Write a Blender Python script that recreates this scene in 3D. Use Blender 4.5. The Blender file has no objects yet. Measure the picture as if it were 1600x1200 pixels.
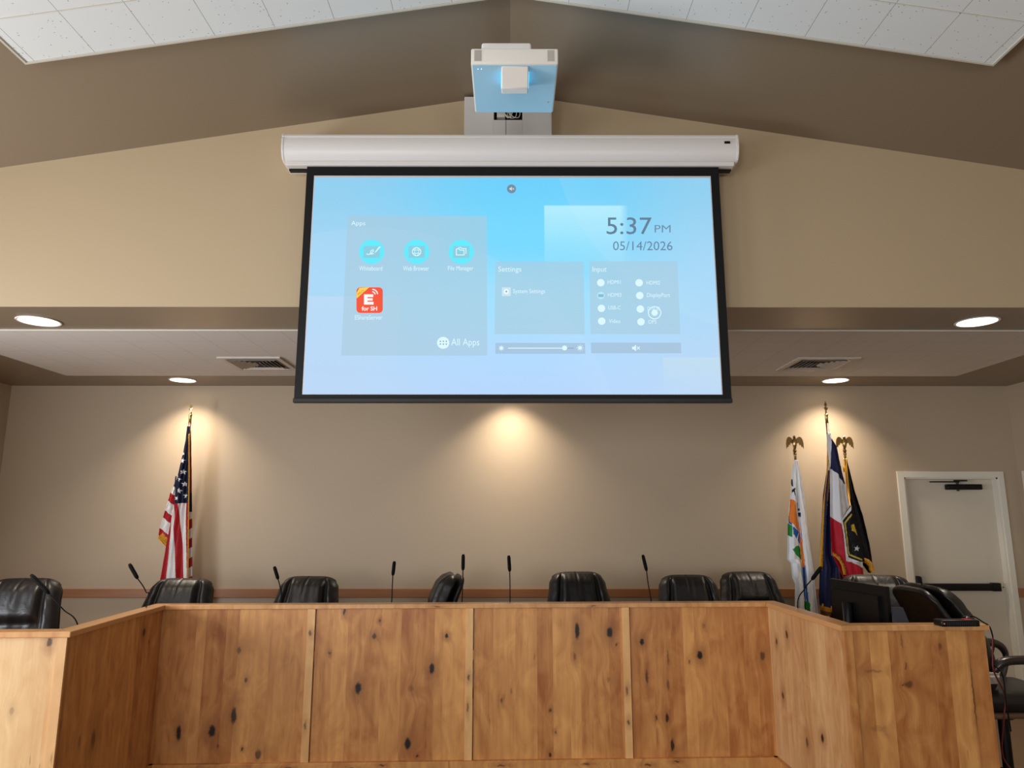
import bpy, bmesh, math, random
import numpy as np
from mathutils import Vector, Matrix, noise
R = math.radians
SC = bpy.context.scene
COL = SC.collection
random.seed(7)

# ------------------------------------------------------------------ camera
CAM_Z = 1.75
cam_d = bpy.data.cameras.new('camera')
cam_d.sensor_width = 36.0
cam_d.lens = 36.0 * 1109.0 / 1600.0
cam_d.clip_start = 0.05
cam = bpy.data.objects.new('camera', cam_d)
COL.objects.link(cam)
cam.location = (0, 0, CAM_Z)
PITCH = R(10.5)
cam.rotation_euler = (R(90) + PITCH, 0, -R(0.155))
SC.camera = cam

# ------------------------------------------------------------------ colour management, world
SC.view_settings.view_transform = 'Standard'
SC.view_settings.look = 'None'
SC.view_settings.gamma = 1.0
SC.view_settings.use_curve_mapping = False
SC.view_settings.exposure = 0.0
SC.cycles.max_bounces = 7
SC.cycles.diffuse_bounces = 5
SC.cycles.glossy_bounces = 3
SC.cycles.sample_clamp_indirect = 6.0
SC.cycles.use_denoising = True
world = bpy.data.worlds.new('world')
SC.world = world
world.use_nodes = True
world.node_tree.nodes['Background'].inputs[0].default_value = (0.55, 0.7, 1.0, 1)
world.node_tree.nodes['Background'].inputs[1].default_value = 0.6


def lin(c):
    return tuple(((v / 255.0) / 12.92 if v / 255.0 <= 0.04045 else ((v / 255.0 + 0.055) / 1.055) ** 2.4) for v in c)


def area(name, loc, rot, sx, sy, power, color, spread=180):
    l = bpy.data.lights.new(name, 'AREA')
    l.shape = 'RECTANGLE'
    l.size = sx
    l.size_y = sy
    l.energy = power
    l.color = color
    l.spread = R(spread)
    o = bpy.data.objects.new(name, l)
    o.location = loc
    o.rotation_euler = rot
    COL.objects.link(o)
    return o


ROOM_X = 5.25
BACK_Y = 7.37
FRONT_Y = -4.5
HEAD_Y = 4.49
SOFFIT_Z = 3.095
# daylight through the three windows of the left wall and the two of the wall behind the camera
area('window_daylight', (-ROOM_X + 0.02, -2.6, 1.65), (0, R(-90), 0), 1.5, 1.7, 100, (0.88, 0.94, 1.0))
area('window_daylight', (-ROOM_X + 0.02, 0.2, 1.65), (0, R(-90), 0), 1.5, 1.7, 100, (0.88, 0.94, 1.0))
area('window_daylight', (-ROOM_X + 0.02, 2.9, 1.65), (0, R(-90), 0), 1.5, 1.7, 170, (0.88, 0.94, 1.0))
area('window_daylight', (-2.6, FRONT_Y + 0.02, 1.65), (R(90), 0, 0), 1.8, 1.5, 140, (0.92, 0.96, 1.0))
area('window_daylight', (1.9, FRONT_Y + 0.02, 1.65), (R(90), 0, 0), 1.8, 1.5, 85, (0.92, 0.96, 1.0))
LENS_GLOW = 6.0
DOWNLIGHT_W = 13.0


# ------------------------------------------------------------------ photo pixel -> point on the plane y = Y
def P(px, py, Y):
    a = 600.0 - py
    ct, st = math.cos(PITCH), math.sin(PITCH)
    dy = 1109 * ct - a * st
    dz = 1109 * st + a * ct
    t = Y / dy
    return Vector(((px - 797) * t, Y, CAM_Z + dz * t))


# ------------------------------------------------------------------ materials
def nmat(name):
    m = bpy.data.materials.new(name)
    m.use_nodes = True
    nt = m.node_tree
    return m, nt, nt.nodes['Principled BSDF']


def mat(name, rgb, rough=0.5, metal=0.0, spec=0.5, bump=0.0, bscale=200.0, vary=0.0, vscale=3.0, coat=0.0, stretch=None):
    m, nt, b = nmat(name)
    c = lin(rgb) + (1,)
    b.inputs['Base Color'].default_value = c
    b.inputs['Roughness'].default_value = rough
    b.inputs['Metallic'].default_value = metal
    b.inputs['Specular IOR Level'].default_value = spec
    b.inputs['Coat Weight'].default_value = coat
    N = nt.nodes
    L = nt.links
    if bump or vary:
        tc = N.new('ShaderNodeTexCoord')
        mp = N.new('ShaderNodeMapping')
        if stretch:
            mp.inputs['Scale'].default_value = stretch
        L.new(tc.outputs['Object'], mp.inputs[0])
    if bump:
        n = N.new('ShaderNodeTexNoise')
        n.inputs['Scale'].default_value = bscale
        n.inputs['Detail'].default_value = 3
        L.new(mp.outputs[0], n.inputs[0])
        bp = N.new('ShaderNodeBump')
        bp.inputs['Strength'].default_value = bump
        bp.inputs['Distance'].default_value = 0.004
        L.new(n.outputs[0], bp.inputs['Height'])
        L.new(bp.outputs[0], b.inputs['Normal'])
    if vary:
        n = N.new('ShaderNodeTexNoise')
        n.inputs['Scale'].default_value = vscale
        L.new(mp.outputs[0], n.inputs[0])
        mx = N.new('ShaderNodeMix')
        mx.data_type = 'RGBA'
        mx.inputs[6].default_value = tuple(v * (1 - vary) for v in c[:3]) + (1,)
        mx.inputs[7].default_value = tuple(min(1, v * (1 + vary)) for v in c[:3]) + (1,)
        L.new(n.outputs[0], mx.inputs[0])
        L.new(mx.outputs[2], b.inputs['Base Color'])
    return m


def emit(name, rgb, strength=1.0, alpha=1.0):
    m = bpy.data.materials.new(name)
    m.use_nodes = True
    nt = m.node_tree
    N = nt.nodes
    N.clear()
    e = N.new('ShaderNodeEmission')
    e.inputs[0].default_value = lin(rgb) + (1,)
    e.inputs[1].default_value = strength
    o = N.new('ShaderNodeOutputMaterial')
    if alpha < 1:
        t = N.new('ShaderNodeBsdfTransparent')
        mx = N.new('ShaderNodeMixShader')
        mx.inputs[0].default_value = alpha
        nt.links.new(t.outputs[0], mx.inputs[1])
        nt.links.new(e.outputs[0], mx.inputs[2])
        nt.links.new(mx.outputs[0], o.inputs[0])
    else:
        nt.links.new(e.outputs[0], o.inputs[0])
    return m


# ------------------------------------------------------------------ objects
def link(o, parent=None):
    COL.objects.link(o)
    if parent is not None:
        o.parent = parent
    return o


def tag(o, label=None, cat=None, group=None, kind=None):
    if label:
        o['label'] = label
    if cat:
        o['category'] = cat
    if group:
        o['group'] = group
    if kind:
        o['kind'] = kind
    return o


def empty(name, loc=(0, 0, 0), rz=0.0, **k):
    o = bpy.data.objects.new(name, None)
    o.empty_display_size = 0.1
    o.location = loc
    o.rotation_euler = (0, 0, rz)
    link(o)
    return tag(o, **k)


class MB:
    """collects shapes and links them as one mesh object"""

    def __init__(s):
        s.v = []
        s.f = []

    def add(s, vs, fs):
        n = len(s.v)
        s.v += [tuple(v) for v in vs]
        s.f += [tuple(i + n for i in f) for f in fs]
        return s

    def box(s, x0, x1, y0, y1, z0, z1, bev=0.0, seg=2, M=None):
        bm = bmesh.new()
        bmesh.ops.create_cube(bm, size=1)
        for v in bm.verts:
            v.co = Vector(((x0 + x1) / 2 + v.co.x * (x1 - x0), (y0 + y1) / 2 + v.co.y * (y1 - y0), (z0 + z1) / 2 + v.co.z * (z1 - z0)))
        if bev:
            bmesh.ops.bevel(bm, geom=bm.edges[:], offset=bev, segments=seg, affect='EDGES', profile=0.5)
        return s.frombm(bm, M)

    def frombm(s, bm, M=None):
        if M is not None:
            bm.transform(M)
        bm.verts.index_update()
        s.add([v.co[:] for v in bm.verts], [[v.index for v in f.verts] for f in bm.faces])
        bm.free()
        return s

    def quad(s, a, b, c, d):
        return s.add([a, b, c, d], [(0, 1, 2, 3)])

    def poly(s, pts):
        return s.add(pts, [tuple(range(len(pts)))])

    def prism(s, pts, axis, lo, hi):
        """2D polygon extruded along an axis ('x','y','z')"""
        n = len(pts)
        def mk(p, h):
            return {'x': (h, p[0], p[1]), 'y': (p[0], h, p[1]), 'z': (p[0], p[1], h)}[axis]
        vs = [mk(p, lo) for p in pts] + [mk(p, hi) for p in pts]
        fs = [tuple(range(n)), tuple(range(2 * n - 1, n - 1, -1))]
        fs += [(i, i + n, (i + 1) % n + n, (i + 1) % n) for i in range(n)]
        return s.add(vs, fs)

    def lathe(s, prof, c=(0, 0, 0), seg=24, M=None):
        vs = []
        fs = []
        for r, z in prof:
            for k in range(seg):
                a = 2 * math.pi * k / seg
                vs.append(Vector((r * math.cos(a), r * math.sin(a), z)))
        for i in range(len(prof) - 1):
            for k in range(seg):
                a = i * seg + k
                b = i * seg + (k + 1) % seg
                fs.append((a, b, b + seg, a + seg))
        fs.append(tuple(range(seg - 1, -1, -1)))
        n = len(prof) - 1
        fs.append(tuple(n * seg + k for k in range(seg)))
        if M is not None:
            vs = [M @ v for v in vs]
        vs = [v + Vector(c) for v in vs]
        return s.add(vs, fs)

    def tube(s, pts, r, seg=10, flat=1.0):
        """tube along points, r a number or one per point; flat squashes the cross section vertically"""
        pts = [Vector(p) for p in pts]
        rs = r if isinstance(r, (list, tuple)) else [r] * len(pts)
        vs = []
        prev = None
        for i, p in enumerate(pts):
            d = (pts[min(i + 1, len(pts) - 1)] - pts[max(i - 1, 0)]).normalized()
            if prev is None:
                up = Vector((0, 0, 1)) if abs(d.z) < 0.9 else Vector((1, 0, 0))
            else:
                up = prev
            sx = d.cross(up).normalized()
            up = sx.cross(d).normalized()
            prev = up
            for k in range(seg):
                a = 2 * math.pi * k / seg
                vs.append(p + sx * math.cos(a) * rs[i] + up * math.sin(a) * rs[i] * flat)
        fs = []
        for i in range(len(pts) - 1):
            for k in range(seg):
                a = i * seg + k
                b = i * seg + (k + 1) % seg
                fs.append((a, b, b + seg, a + seg))
        fs.append(tuple(range(seg - 1, -1, -1)))
        n = (len(pts) - 1) * seg
        fs.append(tuple(n + k for k in range(seg)))
        return s.add(vs, fs)

    def grid(s, fn, nu, nv, closed=False):
        vs = [fn(i / nu, j / nv) for j in range(nv + 1) for i in range(nu + 1)]
        fs = [(j * (nu + 1) + i, j * (nu + 1) + i + 1, (j + 1) * (nu + 1) + i + 1, (j + 1) * (nu + 1) + i) for j in range(nv) for i in range(nu)]
        return s.add(vs, fs)

    def build(s, name, m, parent=None, smooth=False, loc=None, rot=None, fix=True):
        me = bpy.data.meshes.new(name)
        me.from_pydata(s.v, [], s.f)
        if fix:
            bm = bmesh.new()
            bm.from_mesh(me)
            bmesh.ops.recalc_face_normals(bm, faces=bm.faces[:])
            bm.to_mesh(me)
            bm.free()
        me.update()
        if m is not None:
            me.materials.append(m)
        if smooth:
            me.polygons.foreach_set('use_smooth', [True] * len(me.polygons))
            if smooth != 'all':
                try:
                    me.set_sharp_from_angle(angle=R(smooth if smooth is not True else 40))
                except Exception:
                    pass
        o = bpy.data.objects.new(name, me)
        if loc is not None:
            o.location = loc
        if rot is not None:
            o.rotation_euler = rot
        return link(o, parent)


def spline(pts, n=8):
    """Catmull-Rom through the points"""
    pts = [Vector(p) for p in pts]
    q = [pts[0]] + pts + [pts[-1]]
    out = []
    for i in range(1, len(q) - 2):
        for k in range(n):
            t = k / n
            a, b, c, d = q[i - 1], q[i], q[i + 1], q[i + 2]
            out.append(0.5 * ((2 * b) + (c - a) * t + (2 * a - 5 * b + 4 * c - d) * t * t + (3 * b - a - 3 * c + d) * t ** 3))
    out.append(pts[-1])
    return out


def struct(name, mb, m, parent=None, smooth=False, **k):
    o = mb.build(name, m, parent, smooth, **k)
    if parent is None:
        o['kind'] = 'structure'
    return o


# ------------------------------------------------------------------ wall paints
M_wall = mat('greige wall paint', (180, 161, 137), 0.55, bump=0.12, bscale=350, spec=0.35)
M_upper = mat('tan wall paint', (188, 166, 134), 0.5, bump=0.12, bscale=350, spec=0.4)
M_taupe = mat('taupe ceiling paint', (136, 119, 98), 0.34, bump=0.1, bscale=300, spec=0.5)
M_white = mat('white trim paint', (222, 216, 202), 0.45)
M_white_metal = mat('white enamel', (226, 222, 216), 0.38)
M_black = mat('black plastic', (7, 7, 8), 0.38, spec=0.28)
M_carpet = mat('brown carpet', (120, 98, 78), 0.95, bump=1.0, bscale=500, vary=0.35, vscale=160, spec=0.1)
M_brass = mat('polished brass', (180, 152, 100), 0.24, metal=1.0)
M_rail = mat('stained wood rail', (150, 98, 58), 0.4, vary=0.25, vscale=6, stretch=(0.5, 8, 14))


def tile_mat(name, rgb, ox, oy, sz, specks=True):
    """acoustic tiles: square seams from the object's x and y, scattered pin holes"""
    m, nt, b = nmat(name)
    N, L = nt.nodes, nt.links
    b.inputs['Roughness'].default_value = 0.85
    b.inputs['Specular IOR Level'].default_value = 0.2
    tc = N.new('ShaderNodeTexCoord')
    sep = N.new('ShaderNodeSeparateXYZ')
    L.new(tc.outputs['Object'], sep.inputs[0])
    seam = None
    for ax, off in (('X', ox), ('Y', oy)):
        a = N.new('ShaderNodeMath'); a.operation = 'SUBTRACT'; a.inputs[1].default_value = off
        L.new(sep.outputs[ax], a.inputs[0])
        d = N.new('ShaderNodeMath'); d.operation = 'DIVIDE'; d.inputs[1].default_value = sz
        L.new(a.outputs[0], d.inputs[0])
        p = N.new('ShaderNodeMath'); p.operation = 'PINGPONG'; p.inputs[1].default_value = 0.5
        L.new(d.outputs[0], p.inputs[0])
        t = N.new('ShaderNodeMath'); t.operation = 'LESS_THAN'; t.inputs[1].default_value = 0.004 if specks else 0.0025
        L.new(p.outputs[0], t.inputs[0])
        if seam is None:
            seam = t
        else:
            mx = N.new('ShaderNodeMath'); mx.operation = 'MAXIMUM'
            L.new(seam.outputs[0], mx.inputs[0]); L.new(t.outputs[0], mx.inputs[1])
            seam = mx
    vor = N.new('ShaderNodeTexVoronoi')
    vor.inputs['Scale'].default_value = 42
    L.new(tc.outputs['Object'], vor.inputs[0])
    sp = N.new('ShaderNodeMath'); sp.operation = 'LESS_THAN'; sp.inputs[1].default_value = 0.13
    L.new(vor.outputs['Distance'], sp.inputs[0])
    ns = N.new('ShaderNodeTexNoise'); ns.inputs['Scale'].default_value = 25
    L.new(tc.outputs['Object'], ns.inputs[0])
    g = N.new('ShaderNodeMath'); g.operation = 'GREATER_THAN'; g.inputs[1].default_value = 0.5
    L.new(ns.outputs[0], g.inputs[0])
    ml = N.new('ShaderNodeMath'); ml.operation = 'MULTIPLY'
    L.new(sp.outputs[0], ml.inputs[0]); L.new(g.outputs[0], ml.inputs[1])
    m1 = N.new('ShaderNodeMix'); m1.data_type = 'RGBA'
    m1.inputs[6].default_value = lin(rgb) + (1,)
    m1.inputs[7].default_value = lin(tuple(v * 0.62 for v in rgb)) + (1,)
    if specks:
        L.new(ml.outputs[0], m1.inputs[0])
    else:
        m1.inputs[0].default_value = 0
    m2 = N.new('ShaderNodeMix'); m2.data_type = 'RGBA'
    L.new(seam.outputs[0], m2.inputs[0])
    L.new(m1.outputs[2], m2.inputs[6])
    m2.inputs[7].default_value = lin(tuple(v * 0.6 for v in rgb)) + (1,)
    L.new(m2.outputs[2], b.inputs['Base Color'])
    return m


# ------------------------------------------------------------------ room shell
T = 0.12
X = ROOM_X
SL = 0.161                       # slope of the vault
APEX = 4.636
EAVE = APEX - SL * X
struct('floor', MB().box(-X - T, X + T, FRONT_Y - T, BACK_Y + T, -0.1, 0), M_carpet)


def wall_with_holes(name, axis, pos, thick, lo, hi, z1, holes, m):
    """wall slab in pieces joined into one mesh, holes = (a0, a1, z0, z1)"""
    mb = MB()
    cuts = sorted({lo, hi} | {h[0] for h in holes} | {h[1] for h in holes})
    for a, b in zip(cuts[:-1], cuts[1:]):
        hs = [h for h in holes if h[0] <= a and h[1] >= b]
        spans = [(0, z1)] if not hs else [(0, hs[0][2]), (hs[0][3], z1)]
        for s0, s1 in spans:
            if s1 - s0 < 1e-4:
                continue
            if axis == 'x':
                mb.box(min(pos, pos + thick), max(pos, pos + thick), a, b, s0, s1)
            else:
                mb.box(a, b, min(pos, pos + thick), max(pos, pos + thick), s0, s1)
    return struct(name, mb, m)


WL = [(-3.45, -1.75, 0.9, 2.4), (-0.65, 1.05, 0.9, 2.4), (2.05, 3.75, 0.9, 2.4)]
DOOR = (4.06, 5.03, 0, 2.135)
wall_with_holes('wall_left', 'x', -X, -T, FRONT_Y - T, BACK_Y + T, EAVE, WL, M_wall)
wall_with_holes('wall_right', 'x', X, T, FRONT_Y - T, BACK_Y + T, EAVE, [], M_wall)
wall_with_holes('wall_back', 'y', BACK_Y, T, -X, X, SOFFIT_Z + 0.3, [DOOR], M_wall)
WF = [(-3.5, -1.7, 0.9, 2.4), (1.0, 2.8, 0.9, 2.4)]
wall_with_holes('wall_front', 'y', FRONT_Y, -T, -X, X, EAVE, WF, M_upper)
struct('wall_gable', MB().prism([(-X, EAVE), (X, EAVE), (0, APEX)], 'y', FRONT_Y - T, FRONT_Y), M_upper)
# header wall above the dais, up to the vault
struct('wall_header', MB().prism([(-X, SOFFIT_Z + 0.0006), (X, SOFFIT_Z + 0.0006), (X, EAVE), (0, APEX), (-X, EAVE)], 'y', HEAD_Y, HEAD_Y + T), M_upper)
struct('ceiling', MB().prism([(-X - T, EAVE - SL * T), (0, APEX), (X + T, EAVE - SL * T), (X + T, EAVE + 0.15), (0, APEX + 0.15), (-X - T, EAVE + 0.15)],
                             'y', FRONT_Y - T, HEAD_Y + T), M_taupe)
struct('ceiling_soffit', MB().box(-X, X, HEAD_Y + 0.0008, BACK_Y, SOFFIT_Z, SOFFIT_Z + 0.12), M_taupe)

# acoustic tile rafts under the vault (one per slope) and under the soffit
TS = 0.3275
M_tile = tile_mat('speckled acoustic tile', (230, 231, 228), 0, 0, TS)
M_tile_low = tile_mat('plain acoustic tile', (214, 208, 200), 0, 0, TS, False)
M_tbar = mat('tile edge trim', (206, 200, 184), 0.5)
RX, RY = 2.63, 3.49
ang = math.atan(SL)
for sgn in (-1, 1):
    ln = RX / math.cos(ang)
    cx = (0, RY - TS * 16 - 0.01, APEX - 0.04)
    m = MB().box(0.0 if sgn > 0 else -ln, ln if sgn > 0 else 0.0, 0.0, TS * 16, -0.0, 0.02)
    o = struct('ceiling_tiles', m, M_tile, loc=cx)
    o.rotation_euler = (0, ang * sgn, 0)
    t = MB().box(0 if sgn > 0 else -ln - 0.012, ln + 0.012 if sgn > 0 else 0, TS * 16, TS * 16 + 0.012, -0.006, 0.034)
    e = (ln, ln + 0.012) if sgn > 0 else (-ln - 0.012, -ln)
    t.box(e[0], e[1], 0, TS * 16, -0.006, 0.034)
    for k in range(1, 3):
        t.box(min(0, sgn * ln), max(0, sgn * ln), TS * (16 - k) - 0.002, TS * (16 - k) + 0.002, -0.0025, 0.001)
    t.build('trim_strip', M_tbar, o)
# flat raft over the dais
LX0, LX1, LY0, LY1 = -4.31, 4.35, 5.07, 6.78
o = struct('ceiling_tiles', MB().box(0, LX1 - LX0, 0, LY1 - LY0, 0, 0.009), M_tile_low, loc=(LX0, LY0, SOFFIT_Z - 0.009))
t = MB().box(-0.012, LX1 - LX0 + 0.012, -0.006, 0, -0.001, 0.009)
t.build('trim_strip', M_tbar, o)

# chair rail
zr0, zr1 = 0.945, 1.03
m = MB().box(-X, 3.985, BACK_Y - 0.022, BACK_Y, zr0, zr1, 0.004)
m.box(5.095, X, BACK_Y - 0.022, BACK_Y, zr0, zr1, 0.004)
o = struct('trim_1', m, M_rail)
struct('baseboard_back', MB().box(-X, 3.985, BACK_Y - 0.015, BACK_Y, 0, 0.1, 0.003), M_rail)
struct('trim_2', MB().box(-X, -X + 0.022, 4.6, BACK_Y - 0.023, zr0, zr1, 0.004), M_rail)
struct('baseboard_left', MB().box(-X, -X + 0.015, FRONT_Y, BACK_Y - 0.016, 0, 0.1, 0.003), M_rail)
struct('baseboard_right', MB().box(X - 0.015, X, FRONT_Y, 6.0, 0, 0.1, 0.003), M_rail)

# door in the back wall
M_doorc = mat('cream door paint', (206, 196, 178), 0.45)
d = empty('door_1'); d['kind'] = 'structure'
x0, x1, _, zt = DOOR
f = MB()
f.box(3.99, x0, BACK_Y - 0.018, BACK_Y + 0.0, 0, zt + 0.063, 0.003)
f.box(x1, 5.09, BACK_Y - 0.018, BACK_Y + 0.0, 0, zt + 0.063, 0.003)
f.box(x0, x1, BACK_Y - 0.018, BACK_Y + 0.0, zt, zt + 0.063, 0.003)
f.box(x0 - 0.001, x0 + 0.018, BACK_Y - 0.004, BACK_Y + T, 0, zt)
f.box(x1 - 0.018, x1 + 0.001, BACK_Y - 0.004, BACK_Y + T, 0, zt)
f.box(x0, x1, BACK_Y - 0.004, BACK_Y + T, zt - 0.014, zt + 0.001)
f.build('door_frame', M_white, d)
MB().box(x0 + 0.0185, x1 - 0.0185, BACK_Y + 0.065, BACK_Y + 0.115, 0.002, zt - 0.0145, 0.001).build('door_slab', M_doorc, d)
pb = MB().box(4.10, 4.93, BACK_Y + 0.005, BACK_Y + 0.06, 1.005, 1.075, 0.006)
pb.box(4.06 + 0.02, 4.15, BACK_Y - 0.01, BACK_Y + 0.065, 0.985, 1.15, 0.02)
pb.box(4.86, 4.94, BACK_Y + 0.0, BACK_Y + 0.065, 1.0, 1.082, 0.006)
pb.build('panic_bar', M_black, d, True)
cl = MB().box(4.51, 4.87, BACK_Y + 0.0, BACK_Y + 0.06, 2.012, 2.068, 0.008)
cl.box(4.34, 4.64, BACK_Y + 0.005, BACK_Y + 0.025, 2.086, 2.098)
cl.box(4.6, 4.73, BACK_Y + 0.02, BACK_Y + 0.04, 2.098, 2.112)
cl.lathe([(0.012, 1.998), (0.012, 2.09)], (4.63, BACK_Y + 0.03, 0), 12)
cl.build('door_closer', M_black, d, True)
MB().lathe([(0.006, 0), (0.008, 0.012)], (4.99, BACK_Y + 0.05, 1.03), 10).build('door_latch', M_brass, d)
# door in the right wall near the corner
d2 = empty('door_2'); d2['kind'] = 'structure'
f = MB()
f.box(X - 0.02, X - 0.0005, 7.22, 7.29, 0, 2.2, 0.003)
f.box(X - 0.02, X - 0.0005, 6.18, 6.25, 0, 2.2, 0.003)
f.box(X - 0.02, X - 0.0005, 6.25, 7.22, 2.135, 2.2, 0.003)
f.build('door_frame', M_white, d2)
MB().box(X - 0.012, X - 0.001, 6.25, 7.22, 0.01, 2.135).build('door_slab', M_doorc, d2)

# windows beside and behind the camera
M_sky = emit('bright overcast window', (225, 238, 255), 1.2)
M_glass, _nt, _b = nmat('window glass')
_b.inputs['Transmission Weight'].default_value = 1.0
_b.inputs['Roughness'].default_value = 0.0
for i, (a, b, z0, z1) in enumerate(WL + WF):
    f = MB()
    def bar(a0, a1, c0, c1):
        if i < len(WL):
            f.box(-X - T, -X + 0.004, a0, a1, c0, c1)
        else:
            f.box(a0, a1, FRONT_Y - T, FRONT_Y + 0.004, c0, c1)
    bar(a, b, z0, z0 + 0.05); bar(a, b, z1 - 0.05, z1); bar(a, a + 0.05, z0, z1); bar(b - 0.05, b, z0, z1)
    bar((a + b) / 2 - 0.02, (a + b) / 2 + 0.02, z0, z1)
    w = struct('window_%d' % (i + 1), f, M_white)
    g = MB()
    if i < len(WL):
        g.box(-X - 0.07, -X - 0.062, a + 0.05, b - 0.05, z0 + 0.05, z1 - 0.05)
    else:
        g.box(a + 0.05, b - 0.05, FRONT_Y - 0.07, FRONT_Y - 0.062, z0 + 0.05, z1 - 0.05)
    g.build('pane', M_glass, w)

# ------------------------------------------------------------------ recessed lights
M_lamp = emit('warm white lamp lens', (255, 236, 205), LENS_GLOW)
M_ring = mat('white light trim ring', (235, 230, 225), 0.4)
spots = [(-3.31, 4.83, 0.125, 'white round ceiling light nearest the left edge, on the front brown soffit'),
         (3.29, 4.83, 0.125, 'white round ceiling light nearest the right edge, on the front brown soffit'),
         (-3.3, 7.04, 0.118, 'small round ceiling light glowing above the striped flag'),
         (3.29, 7.04, 0.118, 'small round ceiling light glowing above the three grouped flags'),
         (0.0, 7.04, 0.118, 'round ceiling light hidden behind the screen, washing the wall below it')]
for (x, y, r, lab) in spots:
    t = empty('recessed_light', (x, y, SOFFIT_Z), label=lab, cat='ceiling light', group='round recessed lights over the dais')
    ring = MB()
    pr = [(r, 0), (r + 0.014, -0.001), (r + 0.016, -0.004), (r + 0.012, -0.008), (r, -0.006)]
    n = 40
    for q in range(len(pr)):
        for k in range(n):
            a = 2 * math.pi * k / n
            ring.v.append((pr[q][0] * math.cos(a), pr[q][0] * math.sin(a), pr[q][1]))
    for q in range(len(pr) - 1):
        for k in range(n):
            ring.f.append((q * n + k, q * n + (k + 1) % n, (q + 1) * n + (k + 1) % n, (q + 1) * n + k))
    ring.build('trim_ring', M_ring, t, True)
    MB().lathe([(r, -0.001), (r, -0.005)], seg=40).build('lens', M_lamp, t)
    ld = bpy.data.lights.new('downlight', 'AREA')
    ld.shape = 'DISK'; ld.size = r * 1.8; ld.energy = DOWNLIGHT_W; ld.color = (1.0, 0.86, 0.69); ld.spread = R(108)
    lo = bpy.data.objects.new('downlight', ld); lo.location = (0, 0, -0.012); link(lo, t)

# ------------------------------------------------------------------ air vents
M_dark = mat('dark duct', (34, 30, 28), 0.8)
M_vent = mat('vent enamel', (196, 186, 176), 0.45)
for (vx, vy, lab) in ((-2.24, 6.2, 'square slatted air vent in the left ceiling panel'), (2.74, 6.2, 'square slatted air vent in the right ceiling panel')):
    v = empty('air_vent', (vx, vy, SOFFIT_Z - 0.009), label=lab, cat='air vent', group='square ceiling air vents')
    h = 0.27
    fr = MB()
    for (a0, a1, b0, b1) in ((-h, h, -h, -h + 0.05), (-h, h, h - 0.05, h), (-h, -h + 0.05, -h + 0.05, h - 0.05), (h - 0.05, h, -h + 0.05, h - 0.05)):
        fr.box(a0, a1, b0, b1, -0.014, 0.0, 0.003)
    fr.build('vent_frame', M_vent, v)
    MB().box(-h + 0.05, h - 0.05, -h + 0.05, h - 0.05, -0.003, -0.001).build('backing', M_dark, v)
    i_ = h - 0.05
    for sg in (-1, 1):
        for k in range(6):
            x_ = sg * (0.016 + k * 0.036)
            y_ = 0.05 + k * 0.028
            sl = MB()
            pts = [(x_, -y_, -0.004), (x_, y_, -0.004), (x_ + sg * 0.020, y_ + 0.012, -0.019), (x_ + sg * 0.020, -y_ - 0.012, -0.019)]
            vs = [Vector(p) for p in pts] + [Vector(p) + Vector((sg * 0.003, 0, 0.001)) for p in pts]
            sl.add(vs, [(0, 1, 2, 3), (7, 6, 5, 4), (0, 4, 5, 1), (1, 5, 6, 2), (2, 6, 7, 3), (3, 7, 4, 0)])
            sl.build('slat', M_vent, v)
            if k < 5:
                sl = MB()
                pts = [(-x_ * sg - 0.03, sg * (y_ + 0.0), -0.004), (x_ * sg + 0.03, sg * (y_ + 0.0), -0.004), (x_ * sg + 0.04, sg * (y_ + 0.018), -0.017), (-x_ * sg - 0.04, sg * (y_ + 0.018), -0.017)]
                vs = [Vector(p) for p in pts] + [Vector(p) + Vector((0, sg * 0.003, 0.001)) for p in pts]
                if k == 4:
                    sl.add(vs, [(0, 1, 2, 3), (7, 6, 5, 4), (0, 4, 5, 1), (1, 5, 6, 2), (2, 6, 7, 3), (3, 7, 4, 0)])
                    sl.build('slat', M_vent, v)

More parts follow.
